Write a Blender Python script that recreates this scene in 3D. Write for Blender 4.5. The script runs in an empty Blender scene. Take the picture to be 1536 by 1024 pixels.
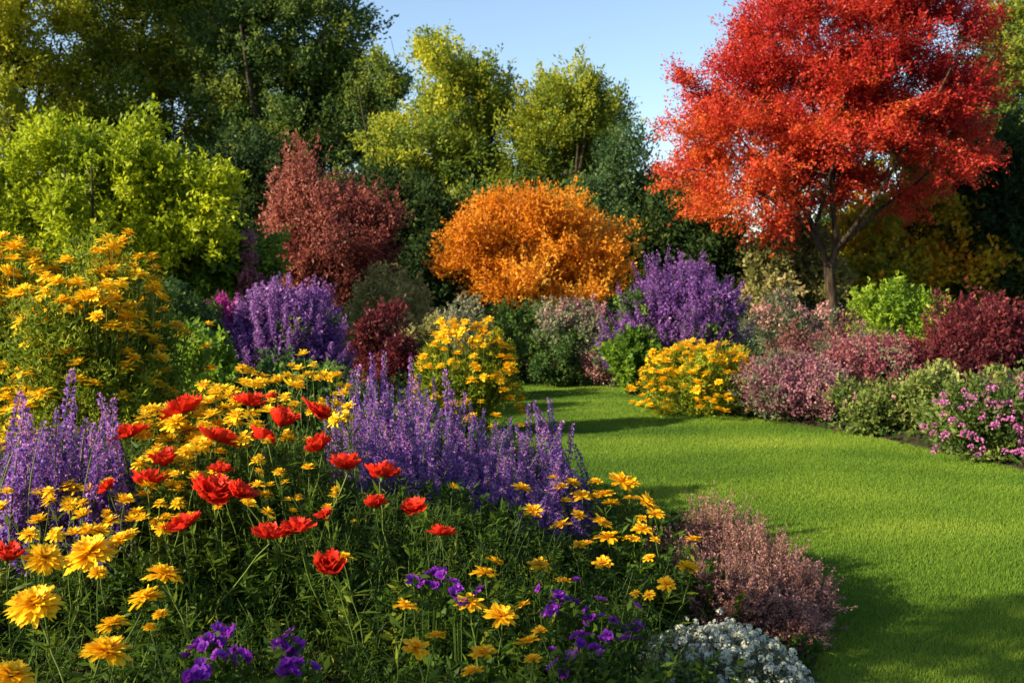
import bpy, math
import numpy as np
from mathutils import Vector, Euler

# ------------------------------------------------------------------ camera, sky, sun, exposure
SC = bpy.context.scene
F = 1450.0                      # focal length in photograph pixels (1536 wide)
EYE = 1.30
PITCH = math.atan(82.0 / F)     # horizon on row 430
SUN_EL, SUN_ROT = math.radians(24), math.radians(115)   # sun low on the left

cam = bpy.data.cameras.new('camera')
cam.sensor_width = 36.0
cam.lens = 36.0 * F / 1536.0
cam.clip_start, cam.clip_end = 0.05, 2000
cam.dof.use_dof = True
cam.dof.focus_distance = 3.3
cam.dof.aperture_fstop = 6.3
camo = bpy.data.objects.new('camera', cam)
SC.collection.objects.link(camo)
camo.location = (0, 0, EYE)
camo.rotation_euler = (math.pi / 2 - PITCH, 0, 0)
SC.camera = camo

w = bpy.data.worlds.new('World')
SC.world = w
w.use_nodes = True
wn = w.node_tree
sky = wn.nodes.new('ShaderNodeTexSky')
sky.sky_type = 'NISHITA'
sky.sun_disc = False
sky.sun_elevation = SUN_EL
sky.sun_rotation = -SUN_ROT
sky.air_density = 1.0
sky.dust_density = 0.8
sky.ozone_density = 1.3
bgn = wn.nodes['Background']
wn.links.new(sky.outputs[0], bgn.inputs[0])
bgn.inputs[1].default_value = 0.095

sl = bpy.data.lights.new('sun', 'SUN')
sl.energy = 5.0
sl.angle = math.radians(0.5)
sl.color = (1.0, 0.86, 0.58)
so = bpy.data.objects.new('sun', sl)
SC.collection.objects.link(so)
sdir = Vector((-math.sin(SUN_ROT) * math.cos(SUN_EL), math.cos(SUN_ROT) * math.cos(SUN_EL), math.sin(SUN_EL)))
so.rotation_euler = sdir.to_track_quat('Z', 'Y').to_euler()
so.location = sdir * 60

vs = SC.view_settings
vs.view_transform = 'Standard'
vs.look = 'None'
vs.exposure = 1.38
vs.gamma = 1.0
vs.use_curve_mapping = False
SC.cycles.max_bounces = 8
SC.cycles.transmission_bounces = 6
SC.cycles.diffuse_bounces = 4
SC.cycles.glossy_bounces = 2
SC.cycles.use_denoising = True

# ------------------------------------------------------------------ helpers
RNG = np.random.default_rng(11)
CT, ST = math.cos(PITCH), math.sin(PITCH)


def at(px, py, d):
    """world point on the ray of photo pixel (px,py) at ground distance d"""
    u, v = (px - 768.0) / F, (512.0 - py) / F
    y = CT + v * ST
    z = -ST + v * CT
    k = d / y
    return np.array([u * k, d, EYE + z * k])


def nrm(a):
    return a / np.maximum(np.linalg.norm(a, axis=-1, keepdims=True), 1e-9)


class MB:
    """collects quads and becomes one mesh object"""
    def __init__(self):
        self.V, self.Q, self.T, self.n = [], [], [], 0

    def add(self, V, Q, T=0.5):
        V = np.asarray(V, dtype=np.float32).reshape(-1, 3)
        Q = np.asarray(Q, dtype=np.int32).reshape(-1, 4)
        T = np.full(len(V), T, dtype=np.float32) if np.isscalar(T) else np.asarray(T, dtype=np.float32).reshape(-1)
        self.V.append(V); self.Q.append(Q + self.n); self.T.append(T); self.n += len(V)

    def mesh(self, name, mat, origin=(0, 0, 0), smooth=False):
        V = np.concatenate(self.V) - np.asarray(origin, dtype=np.float32)
        Q = np.concatenate(self.Q); T = np.concatenate(self.T)
        me = bpy.data.meshes.new(name)
        me.vertices.add(len(V)); me.vertices.foreach_set('co', V.astype(np.float32).ravel())
        me.loops.add(Q.size); me.loops.foreach_set('vertex_index', Q.ravel())
        me.polygons.add(len(Q)); me.polygons.foreach_set('loop_start', np.arange(0, Q.size, 4, dtype=np.int32))
        if smooth:
            me.polygons.foreach_set('use_smooth', np.ones(len(Q), dtype=bool))
        a = me.attributes.new('tint', 'FLOAT', 'POINT')
        a.data.foreach_set('value', T)
        me.materials.append(mat)
        me.update(calc_edges=True)
        return me

    def build(self, name, mat, parent=None, origin=(0, 0, 0), smooth=False):
        return put(name, self.mesh(name, mat, origin, smooth), parent)


def put(name, me, parent=None, loc=(0, 0, 0), rot=(0, 0, 0), sc=1.0):
    o = bpy.data.objects.new(name, me)
    SC.collection.objects.link(o)
    o.parent = parent
    o.location = loc
    o.rotation_euler = rot
    o.scale = (sc, sc, sc) if np.isscalar(sc) else sc
    return o


def tag(o, label=None, cat=None, group=None, kind=None):
    for k, v in (('label', label), ('category', cat), ('group', group), ('kind', kind)):
        if v:
            o[k] = v
    return o


def thing(name, label, cat, loc, group=None):
    o = bpy.data.objects.new(name, None)
    SC.collection.objects.link(o)
    o.empty_display_size = 0.1
    o.location = [float(c) for c in loc]
    return tag(o, label, cat, group)


def leaves(mb, P, D, N, L, W, tint, fold=0.18, wide=0.45):
    n = len(P)
    S = nrm(np.cross(D, N)); N2 = np.cross(S, D)
    L = np.broadcast_to(np.asarray(L, dtype=float), (n,))[:, None]
    W = np.broadcast_to(np.asarray(W, dtype=float), (n,))[:, None]
    mid = P + D * L * wide + N2 * W * fold
    V = np.stack([P, mid + S * W * .5, P + D * L, mid - S * W * .5], axis=1)
    Q = np.arange(4 * n).reshape(n, 4)
    mb.add(V, Q, np.repeat(np.broadcast_to(np.asarray(tint, dtype=float), (n,)), 4))


def tubes(mb, P, R, k=5, tint=0.5):
    """P (n,m,3) polylines, R (n,m) radii"""
    P = np.asarray(P, dtype=float); R = np.asarray(R, dtype=float)
    if P.ndim == 2:
        P, R = P[None], R[None]
    n, m, _ = P.shape
    T = nrm(np.gradient(P, axis=1))
    ref = np.where(np.abs(T[..., :1]) > .8, np.array([0., 1., 0.]), np.array([1., 0., 0.]))
    A = nrm(np.cross(T, ref)); B = np.cross(T, A)
    ang = np.arange(k) * 2 * math.pi / k
    V = P[:, :, None, :] + R[:, :, None, None] * (A[:, :, None, :] * np.cos(ang)[None, None, :, None] + B[:, :, None, :] * np.sin(ang)[None, None, :, None])
    i = np.arange(m - 1)[:, None]; j = np.arange(k)[None, :]; j2 = (j + 1) % k
    q = np.stack([i * k + j, i * k + j2, (i + 1) * k + j2, (i + 1) * k + j], axis=-1).reshape(-1, 4)
    Q = (q[None] + (np.arange(n) * m * k)[:, None, None]).reshape(-1, 4)
    t = tint if np.isscalar(tint) else np.repeat(np.asarray(tint), m * k)
    mb.add(V, Q, t)


def bez(a, b, c, m=6):
    t = np.linspace(0, 1, m)[:, None]
    return (1 - t) ** 2 * a + 2 * t * (1 - t) * b + t ** 2 * c


def lumpy(P, s=1.0, seed=0.0):
    """smooth pseudo noise 0..1 in space, for patches of leaf colour"""
    x, y, z = P[:, 0] * s + seed, P[:, 1] * s + seed * 1.7, P[:, 2] * s - seed
    v = np.sin(1.7 * x + 1.3 * np.sin(1.1 * z)) + np.sin(2.1 * z + 1.7 * np.sin(.9 * y)) + np.sin(1.3 * y + 2.3 * np.sin(.7 * x))
    return v / 6 + .5


# ------------------------------------------------------------------ materials
def lin(c):
    return tuple(((v / 255.0) / 12.92 if v / 255.0 <= .04045 else ((v / 255.0 + .055) / 1.055) ** 2.4) for v in c)


def leaf_mat(name, stops, trans=0.35, rough=0.55, spec=0.25, tsat=1.0):
    """two-sided leaf: tint attribute picks a colour, part of the light passes through"""
    m = bpy.data.materials.new(name); m.use_nodes = True
    nt = m.node_tree; nd = nt.nodes; lk = nt.links
    pb = nd['Principled BSDF']; out = nd['Material Output']
    at_ = nd.new('ShaderNodeAttribute'); at_.attribute_name = 'tint'
    rp = nd.new('ShaderNodeValToRGB')
    while len(rp.color_ramp.elements) < len(stops):
        rp.color_ramp.elements.new(.5)
    for e, (p, c) in zip(rp.color_ramp.elements, stops):
        e.position = p; e.color = (*c, 1)
    lk.new(at_.outputs['Fac'], rp.inputs[0])
    lk.new(rp.outputs[0], pb.inputs['Base Color'])
    pb.inputs['Roughness'].default_value = rough
    pb.inputs['Specular IOR Level'].default_value = spec
    tr = nd.new('ShaderNodeBsdfTranslucent')
    gm = nd.new('ShaderNodeGamma'); gm.inputs[1].default_value = .85
    lk.new(rp.outputs[0], gm.inputs[0]); lk.new(gm.outputs[0], tr.inputs[0])
    mx = nd.new('ShaderNodeMixShader'); mx.inputs[0].default_value = trans
    lk.new(pb.outputs[0], mx.inputs[1]); lk.new(tr.outputs[0], mx.inputs[2]); lk.new(mx.outputs[0], out.inputs[0])
    return m


def noise_mat(name, c1, c2, scale, rough=.9, bump=.3, detail=6, stretch=(1, 1, 1), c3=None):
    m = bpy.data.materials.new(name); m.use_nodes = True
    nt = m.node_tree; nd = nt.nodes; lk = nt.links
    pb = nd['Principled BSDF']
    tc = nd.new('ShaderNodeTexCoord'); mp = nd.new('ShaderNodeMapping'); mp.inputs['Scale'].default_value = stretch
    lk.new(tc.outputs['Object'], mp.inputs[0])
    ns = nd.new('ShaderNodeTexNoise'); ns.inputs['Scale'].default_value = scale; ns.inputs['Detail'].default_value = detail
    lk.new(mp.outputs[0], ns.inputs['Vector'])
    rp = nd.new('ShaderNodeValToRGB')
    rp.color_ramp.elements[0].position = .35; rp.color_ramp.elements[0].color = (*c1, 1)
    rp.color_ramp.elements[1].position = .65; rp.color_ramp.elements[1].color = (*c2, 1)
    if c3:
        e = rp.color_ramp.elements.new(.5); e.color = (*c3, 1)
    lk.new(ns.outputs['Fac'], rp.inputs[0]); lk.new(rp.outputs[0], pb.inputs['Base Color'])
    pb.inputs['Roughness'].default_value = rough
    pb.inputs['Specular IOR Level'].default_value = .15
    bp = nd.new('ShaderNodeBump'); bp.inputs['Strength'].default_value = bump; bp.inputs['Distance'].default_value = .02
    lk.new(ns.outputs['Fac'], bp.inputs['Height']); lk.new(bp.outputs[0], pb.inputs['Normal'])
    return m


M = {}
def LM(key, *cols, **kw):
    n = len(cols)
    M[key] = leaf_mat(key, [(i / (n - 1), c) for i, c in enumerate(cols)], **kw)

LM('tall_green', (.026, .060, .018), (.055, .11, .022), (.12, .17, .022), (.28, .29, .022), trans=.45)
LM('tall_gold', (.055, .105, .016), (.13, .19, .018), (.27, .30, .018), (.45, .43, .022), trans=.5)
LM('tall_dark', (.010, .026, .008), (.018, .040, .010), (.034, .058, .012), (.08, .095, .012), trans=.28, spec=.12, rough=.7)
LM('soft_green', (.025, .060, .022), (.050, .10, .032), (.10, .16, .040), (.17, .21, .045))
LM('lime', (.10, .16, .006), (.22, .29, .006), (.36, .42, .008), (.50, .52, .012), trans=.45)
LM('lime_low', (.05, .11, .010), (.10, .19, .012), (.20, .30, .016), (.32, .40, .03), trans=.4)
LM('burgundy', (.085, .024, .020), (.175, .042, .034), (.29, .078, .058), (.40, .14, .095), trans=.42)
LM('barberry', (.030, .006, .009), (.065, .009, .014), (.125, .017, .024), (.23, .045, .045), trans=.4)
LM('orange', (.36, .11, .006), (.60, .20, .008), (.72, .28, .014), (.78, .40, .045), trans=.48)
LM('maple', (.22, .008, .012), (.40, .018, .016), (.54, .052, .020), (.64, .14, .018), (.66, .30, .016), trans=.45, spec=.3, rough=.5)
LM('amber', (.10, .14, .012), (.26, .25, .014), (.48, .33, .014), (.62, .28, .014), trans=.45)
LM('olive', (.09, .09, .030), (.15, .15, .040), (.24, .22, .07), (.34, .26, .12), trans=.35)
LM('shrub_green', (.022, .050, .012), (.045, .10, .018), (.09, .16, .024), (.17, .23, .035), trans=.35)
LM('bed_green', (.014, .038, .006), (.034, .076, .008), (.080, .13, .010), (.21, .23, .018), trans=.42, spec=.12)
LM('sage', (.07, .09, .05), (.12, .14, .075), (.20, .21, .12), (.30, .27, .18), trans=.3)
LM('grass', (.044, .100, .013), (.092, .178, .016), (.156, .250, .022), (.25, .32, .038), trans=.38, spec=.15)
LM('purple', (.070, .025, .13), (.14, .050, .24), (.23, .090, .33), (.38, .19, .43), trans=.35)
LM('salvia', (.080, .038, .075), (.095, .040, .27), (.19, .080, .41), (.38, .17, .47), (.52, .19, .40), trans=.4)
LM('magenta', (.20, .012, .13), (.34, .022, .20), (.44, .04, .26), (.50, .08, .33), trans=.35)
LM('phlox', (.36, .06, .25), (.48, .11, .35), (.58, .19, .45), (.68, .34, .56), trans=.35)
LM('mauve', (.10, .032, .055), (.20, .072, .105), (.32, .135, .17), (.46, .24, .26), trans=.35)
LM('rose', (.10, .022, .035), (.19, .048, .065), (.30, .095, .115), (.42, .17, .18), trans=.35)
LM('peren', (.045, .080, .014), (.11, .155, .028), (.20, .24, .055), (.33, .33, .12), trans=.38)
LM('russet', (.07, .030, .022), (.14, .055, .045), (.22, .09, .08), (.32, .15, .13), trans=.35)
LM('dusk_pink', (.22, .09, .085), (.36, .16, .15), (.50, .26, .24), (.62, .36, .33), trans=.35)
LM('heather', (.11, .050, .045), (.24, .105, .10), (.39, .19, .175), (.56, .35, .29), trans=.4)
LM('white', (.28, .31, .23), (.42, .45, .36), (.55, .56, .46), (.70, .67, .53), trans=.25)
LM('violet', (.070, .005, .16), (.15, .012, .30), (.26, .025, .44), (.38, .055, .55), trans=.35)
LM('red_petal', (.26, .005, .004), (.55, .014, .006), (.70, .030, .010), (.78, .085, .030), trans=.42, rough=.55, spec=.2)
LM('gold_petal', (.62, .26, .003), (.82, .44, .005), (.87, .53, .008), (.89, .62, .025), trans=.38)
LM('amber_petal', (.60, .21, .003), (.82, .40, .004), (.87, .50, .006), (.89, .58, .014), trans=.38)
LM('lemon_petal', (.60, .31, .004), (.80, .49, .007), (.85, .57, .014), (.88, .65, .045), trans=.4)
LM('stem', (.022, .050, .008), (.050, .095, .012), (.11, .16, .025), (.22, .25, .06), trans=.15)
LM('dry_stem', (.10, .055, .03), (.19, .11, .06), (.28, .19, .10), (.36, .26, .15), trans=.15)
M['bark'] = noise_mat('bark', (.018, .014, .010), (.065, .05, .036), 9, bump=.8, stretch=(3, 3, .6))
M['pale_bark'] = noise_mat('pale_bark', (.014, .010, .007), (.070, .048, .030), 7, bump=.9, stretch=(3, 3, .55), c3=(.035, .025, .016))
M['soil'] = noise_mat('soil', (.016, .011, .007), (.050, .036, .022), 26, bump=.9, c3=(.03, .026, .012))
M['turf'] = noise_mat('turf', (.036, .085, .006), (.075, .15, .010), 14, bump=.5)
M['field'] = noise_mat('field', (.020, .036, .010), (.045, .065, .016), 1.3, bump=.3)

# ------------------------------------------------------------------ ground
LAWN = np.array([(1.02, 3.15), (1.18, 3.5), (1.14, 4.0), (.92, 4.6), (.62, 5.3), (.30, 6.3), (-.02, 7.4), (-.22, 8.6), (-.32, 10), (-.25, 11.5), (-.10, 12.6), (.3, 13.1),
                 (1.0, 13.2), (1.55, 12.9), (1.66, 12.0), (1.62, 11.0), (1.75, 10.4), (2.15, 9.8), (2.6, 9.1), (2.95, 8.6), (3.2, 8.0), (3.43, 7.4), (3.62, 6.7), (4.0, 5.6), (4.6, 4.2), (5.3, 2.2), (5.6, -.8),
                 (1.4, -.8), (1.15, .6), (.9, 1.8), (.85, 2.6)])
for _ in range(2):   # round the outline
    nx = np.roll(LAWN, -1, axis=0)
    LAWN = np.stack([LAWN * .75 + nx * .25, LAWN * .25 + nx * .75], axis=1).reshape(-1, 2)


def lawn_sd(x, y):
    """distance to the lawn's edge, negative on the lawn"""
    p = np.stack([np.ravel(x), np.ravel(y)], axis=-1)
    a = LAWN; b = np.roll(LAWN, -1, axis=0)
    best = np.full(len(p), 1e9); ins = np.zeros(len(p), dtype=bool)
    for (ax, ay), (bx, by) in zip(a, b):
        ex, ey = bx - ax, by - ay
        t = np.clip(((p[:, 0] - ax) * ex + (p[:, 1] - ay) * ey) / (ex * ex + ey * ey), 0, 1)
        best = np.minimum(best, np.hypot(p[:, 0] - ax - t * ex, p[:, 1] - ay - t * ey))
        c = (ay > p[:, 1]) != (by > p[:, 1])
        ins ^= c & (p[:, 0] < ex * (p[:, 1] - ay) / (ey if abs(ey) > 1e-9 else 1e-9) + ax)
    return np.where(ins, -best, best).reshape(np.shape(x))


def sstep(a, b, x):
    t = np.clip((x - a) / (b - a), 0, 1)
    return t * t * (3 - 2 * t)


def soil_h(x, y):
    x = np.asarray(x, dtype=float); y = np.asarray(y, dtype=float)
    e = sstep(0.0, .5, lawn_sd(x, y))
    mound = .05 + .36 * np.exp(-((y - 3.6) / 1.0) ** 2) * (1 - sstep(-.7, .7, x)) + .05 * sstep(6, 12, y)
    return np.where(e > 0, .012 + e * mound, -.015)


def gz(x, y):
    return float(np.maximum(soil_h(np.array([x]), np.array([y]))[0], 0))


def sheet(name, xs, ys, hf, mat):
    X, Y = np.meshgrid(xs, ys)
    Z = hf(X, Y)
    mb = MB(); nx, ny = len(xs), len(ys)
    i = np.arange(ny - 1)[:, None] * nx; j = np.arange(nx - 1)[None, :]
    q = np.stack([i + j, i + j + 1, i + nx + j + 1, i + nx + j], axis=-1).reshape(-1, 4)
    mb.add(np.stack([X, Y, Z], axis=-1), q)
    return mb.build(name, mat, smooth=True)


tag(sheet('ground', np.linspace(-400, 400, 9), np.linspace(-300, 600, 9), lambda x, y: 0 * x - .03, M['field']), kind='structure')
tag(sheet('soil', np.linspace(-11, 11, 150), np.linspace(-1, 21, 150), soil_h, M['soil']), kind='structure')
import bmesh
bm = bmesh.new()
bm.faces.new([bm.verts.new((x, y, 0)) for x, y in LAWN])
bmesh.ops.triangulate(bm, faces=bm.faces[:])
me = bpy.data.meshes.new('lawn'); bm.to_mesh(me); bm.free(); me.materials.append(M['turf'])
tag(put('lawn', me), kind='structure')

# mown grass blades over the lawn
mb = MB()
n0 = 2200000
gx = RNG.uniform(-.4, 5.6, n0); gy = 2.2 + 11.2 * RNG.random(n0) ** 1.25
dens = np.clip((4.2 / gy) ** .8, 0, 1) * np.where(gx > .60 * gy, .06, 1)
keep = (lawn_sd(gx, gy) < .03) & (RNG.random(n0) < dens)
gx, gy = gx[keep], gy[keep]; n = len(gx)
P = np.stack([gx, gy, np.full(n, -.004)], axis=-1)
az = RNG.uniform(0, 2 * math.pi, n)
lean = np.abs(RNG.normal(0, .55, n))
patch = np.stack([gx, gy], axis=-1)
bend = .5 + .5 * np.sin(gx * 1.1 + 2.0 * np.sin(gy * .9) + gy * 1.4)
D = nrm(np.stack([np.cos(az) * lean + .15, np.sin(az) * lean, np.ones(n)], axis=-1))
N = nrm(np.stack([-np.sin(az) * 0 + RNG.normal(0, 1, n), RNG.normal(0, 1, n), RNG.normal(0, .3, n)], axis=-1))
scl = (gy / 4.0) ** .55
tint = np.clip(.42 + RNG.normal(0, .17, n) + .34 * (lumpy(np.stack([gx * .5, gy * 2.4, gx * 0], axis=-1), 1.3, 3.0) - .5) * 2
               + .18 * (lumpy(np.stack([gx * .6, gy * 1.4, gx * 0], axis=-1), 5, 9.0) - .5) * 2, 0, 1)
hgt = (.020 + .012 * RNG.random(n)) * (.8 + .5 * lumpy(np.stack([gx, gy, gx * 0], axis=-1), 4, 1.0))
leaves(mb, P, D, N, hgt * .88, .0026 * scl ** .8, tint, fold=.1, wide=.35)
tag(mb.build('grass', M['grass']), label='short mown green grass covering the curving lawn', kind='stuff')


# ------------------------------------------------------------------ crowns, trees and shrubs
def crown(blobs, ns, ls, nl, sr, L, W, up=.5, outw=.8, shell=.45, tvar=.16, bias=None, ps=.9, pv=.5, rnd=.35, zmin=.02, seed=1, tmid=.45, sub=None, hole=None):
    """leaf arrays for a crown: twigs spread through blobs, leaves along each twig"""
    r = np.random.default_rng(seed)
    C = np.array([b[0] for b in blobs]); R = np.array([b[1] for b in blobs])
    wt = np.prod(R, axis=1) ** (2 / 3.); wt /= wt.sum()
    k = r.choice(len(blobs), ns, p=wt)
    u = nrm(r.normal(size=(ns, 3)))
    rad = shell + (1 - shell) * r.random(ns) ** .6
    base = C[k] + u * rad[:, None] * R[k]
    cc = (C * wt[:, None]).sum(0)
    out = nrm(nrm(u / R[k]) * .6 + nrm((base - cc) * np.array([1, 1, .6])) * .5)
    stint = 0
    if sub:      # gather the twigs into boughs with gaps between them
        nb, rb = sub[:2]; flat = sub[2] if len(sub) > 2 else .72
        j = r.integers(0, nb, ns)
        bs = base[:nb][j]; ob = out[:nb][j]
        rs = (rb * r.uniform(.55, 1.3, nb))[j]
        v = nrm(r.normal(size=(ns, 3)) + ob * .45) * (r.random(ns) ** .45)[:, None]
        base = bs + v * rs[:, None] * np.array([1, 1, flat])
        out = nrm(ob * .7 + v * .8)
        stint = r.normal(0, tvar * .8, nb)[j]
    d = nrm(out * outw + np.array([0, 0, up]) + r.normal(size=(ns, 3)) * rnd)
    ln = ls * r.uniform(.5, 1.35, ns)
    if hole is not None:
        hk = ~(hole(base) & (r.random(ns) < .82))
        base, d, ln, out = base[hk], d[hk], ln[hk], out[hk]; ns = len(base)
        stint = stint[hk] if sub else 0
    t = r.random((ns, nl))
    P = base[:, None] + d[:, None] * (ln[:, None] * (t - .35))[..., None] + r.normal(size=(ns, nl, 3)) * (sr * (1.1 - .7 * t))[..., None]
    D = nrm(d[:, None] * .7 + r.normal(size=(ns, nl, 3)) * .6)
    N = nrm(r.normal(size=(ns, nl, 3)) * .7 + np.array([0, 0, .5]) + out[:, None] * .4)
    st = tmid + stint + r.normal(0, tvar, ns) + pv * (lumpy(base, ps, seed * .7) - .5)
    if bias is not None:
        st = st + bias(base)
    T = np.clip(st[:, None] + r.normal(0, tvar * .7, (ns, nl)), 0, 1)
    P, D, N, T = P.reshape(-1, 3), D.reshape(-1, 3), N.reshape(-1, 3), T.ravel()
    kp = P[:, 2] > zmin
    P, D, N, T = P[kp], D[kp], N[kp], T[kp]
    sz = r.uniform(.65, 1.25, len(P))
    return P, D, N, L * sz, W * sz, T


def blob(px, py, d, rx, ry, dr=None):
    k = d / F
    return (at(px, py, d), np.array([rx * k, dr if dr else (rx * .8 + ry * .3) * k, ry * k]))


def targets(blobs, n, r, lo=.25, hi=.85):
    C = np.array([b[0] for b in blobs]); R = np.array([b[1] for b in blobs])
    wt = np.prod(R, axis=1) ** (2 / 3.); wt /= wt.sum()
    k = r.choice(len(blobs), n, p=wt)
    return C[k] + nrm(r.normal(size=(n, 3))) * R[k] * r.uniform(lo, hi, n)[:, None]


def skeleton(mb, limbs, tg, rmin, r):
    """tubes for given limbs (points, radii), then thin branches from the nearest wood to every target"""
    nodes, rads = [], []
    for pts, rr in limbs:
        pts = np.asarray(pts, dtype=float); rr = np.asarray(rr, dtype=float)
        s = np.linspace(0, len(pts) - 1, len(pts) * 4)
        q = np.stack([np.interp(s, np.arange(len(pts)), pts[:, c]) for c in range(3)], axis=-1)
        q[1:-1] = (q[:-2] + q[1:-1] * 2 + q[2:]) / 4
        qr = np.interp(s, np.arange(len(pts)), rr)
        tubes(mb, q, qr, 8)
        nodes += list(q[len(q) // 3:]); rads += list(qr[len(q) // 3:])
    nodes = np.array(nodes); rads = np.array(rads)
    tg = tg[np.argsort(np.linalg.norm(tg - nodes.mean(0), axis=1))]
    for p in tg:
        dv = p - nodes
        dist = np.linalg.norm(dv, axis=1) + np.where(dv[:, 2] < 0, -dv[:, 2] * 2, 0)
        i = int(np.argmin(dist))
        a = nodes[i]; ln = np.linalg.norm(p - a)
        if ln < .05:
            continue
        mid = (a + p) / 2 + np.array([0, 0, -.12 * ln]) + r.normal(size=3) * ln * .08
        q = bez(a, mid, p, 6)
        r0 = min(rads[i] * .7, rmin + .014 * ln)
        qr = np.linspace(r0, rmin * .6, 6)
        tubes(mb, q, qr, 5)
        nodes = np.vstack([nodes, q[2:]]); rads = np.concatenate([rads, qr[2:]])


SEED = [100]
def tree(name, label, cat, base, limbs, blobs, leaf, mat, bark='bark', group=None, nbr=60, rmin=.012):
    SEED[0] += 1; r = np.random.default_rng(SEED[0])
    root = thing(name, label, cat, base, group)
    mb = MB(); skeleton(mb, limbs, targets(blobs, nbr, r), rmin, r)
    mb.build('trunk', M[bark], root, base, smooth=True)
    mb = MB(); leaves(mb, *crown(blobs, seed=SEED[0], **leaf))
    mb.build('crown', M[mat], root, base)
    return root


def simple_limbs(base, top, r0, r, n=4, spread=.35):
    """a trunk with a few rising limbs"""
    base = np.asarray(base, dtype=float); top = np.asarray(top, dtype=float); h = top[2] - base[2]
    k = np.linspace(0, 1, 7)[:, None]
    tr = base + (top - base) * k + r.normal(size=(7, 3)) * np.array([.012, .012, 0]) * h * (k > 0)
    L = [(tr, r0 * (1.15 - .95 * np.linspace(0, 1, 7)))]
    for i in range(n):
        f = r.uniform(.22, .6); a = base + (top - base) * f
        an = r.uniform(0, 2 * math.pi); rr = spread * h * r.uniform(.6, 1.1)
        e = a + np.array([math.cos(an) * rr, math.sin(an) * rr, h * (.75 - f * .6)])
        L.append((bez(a, (a + e) / 2 + np.array([math.cos(an), math.sin(an), 0]) * rr * .25, e, 6), np.linspace(r0 * .5, r0 * .12, 6)))
    return L


def tall(name, label, d, px, ytop, bl, leaf, mat, group=None, r0=.2, nbr=70, cat='tree', pale='bark', spread=.25):
    r = np.random.default_rng(SEED[0] + 500)
    b = at(px, 430, d); b[2] = 0
    t = at(px, ytop, d)
    return tree(name, label, cat, b, simple_limbs(b, b + (t - b) * .78, r0, r, 5, spread), [blob(x, y, d, rx, ry) for x, y, rx, ry in bl], leaf, mat, pale, group, nbr)


# far wood closing the view
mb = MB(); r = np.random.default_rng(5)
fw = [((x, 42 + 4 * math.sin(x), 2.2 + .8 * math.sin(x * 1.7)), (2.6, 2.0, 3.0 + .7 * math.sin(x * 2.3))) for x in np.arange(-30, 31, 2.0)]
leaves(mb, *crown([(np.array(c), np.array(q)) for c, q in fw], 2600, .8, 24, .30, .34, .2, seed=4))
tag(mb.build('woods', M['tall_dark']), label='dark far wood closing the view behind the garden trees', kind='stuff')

BG = 'tall trees behind the garden'
big = dict(ns=2000, ls=.85, nl=44, sr=.15, L=.130, W=.068, up=.4, outw=.7, shell=.35, ps=.55, pv=.6, sub=(80, .85))
def lf(b=big, **k):
    q = dict(b); q.update(k); return q

tall('broadleaf_tree', 'tall yellow-green tree at the far left edge behind the lime green tree', 28, 20, -120,
     [(40, 60, 110, 80), (-60, 140, 110, 110), (80, 145, 85, 65), (60, -60, 120, 80), (0, 235, 100, 60), (-110, 20, 100, 100), (60, 300, 90, 60), (-80, 290, 110, 90)], lf(ns=2900, tmid=.64), 'tall_gold', BG, .24)
tall('broadleaf_tree', 'tall golden green tree with sky gaps directly above the lime green tree', 31, 215, -130,
     [(215, 50, 95, 75), (300, 20, 70, 70), (175, 140, 75, 60), (285, 150, 80, 70), (240, -60, 110, 70), (265, 250, 100, 70), (150, 260, 90, 60), (150, 0, 60, 60), (300, 90, 60, 60), (220, 190, 80, 60)], lf(ns=2600, sub=(110, .85), tmid=.62), 'tall_gold', BG, .22)
tall('broadleaf_tree', 'tallest dark green tree with ragged right edge above the burgundy shrub', 30, 430, -150,
     [(430, 60, 100, 80), (470, 160, 85, 80), (370, 130, 90, 80), (440, 265, 130, 80), (505, 45, 45, 55), (350, 20, 80, 70), (525, 190, 50, 70), (460, -70, 100, 80), (370, 300, 110, 70), (420, 200, 110, 80)], lf(ns=3400, sub=(130, .8), tmid=.42), 'tall_green', BG, .26)
tall('broadleaf_tree', 'slender pointed dark tree beside the tallest dark tree', 28.5, 578, 30,
     [(578, 70, 13, 40), (584, 125, 24, 42), (576, 190, 34, 55), (580, 270, 48, 60), (585, 340, 50, 50)], lf(ns=620, ls=.7, tmid=.5, sub=(40, .45)), 'tall_green', BG, .12, 40)
tall('broadleaf_tree', 'yellow-green tree with rounded top in the middle of the sky gap', 24, 680, 50,
     [(675, 112, 62, 50), (630, 150, 40, 60), (722, 150, 36, 52), (690, 170, 60, 60), (680, 230, 80, 50), (650, 225, 75, 60), (640, 290, 85, 60), (720, 250, 50, 55)], lf(ns=1500, ls=.6, sr=.10, L=.10, W=.052, sub=(90, .55), tmid=.56), 'tall_gold', BG, .17)
tall('broadleaf_tree', 'airy pointed yellow-green tree right of the rounded one against the sky', 23.5, 850, 110,
     [(852, 140, 30, 32), (808, 180, 32, 50), (885, 170, 36, 45), (845, 190, 60, 60), (830, 250, 90, 60), (780, 280, 70, 55), (905, 220, 34, 45)], lf(ns=1400, ls=.65, sr=.10, L=.095, W=.045, up=.7, sub=(100, .5), tmid=.5), 'tall_gold', BG, .17)
tall('broadleaf_tree', 'soft grey-green bushy tree left of the red maple', 22, 935, 215,
     [(905, 265, 42, 40), (955, 260, 40, 45), (900, 335, 55, 60), (965, 335, 65, 60), (950, 410, 85, 60), (1040, 370, 65, 70), (1010, 300, 40, 40)], lf(ns=1500, ls=.6, nl=36, L=.095, W=.048, tmid=.5, sub=(110, .42)), 'soft_green', BG, .15)
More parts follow.
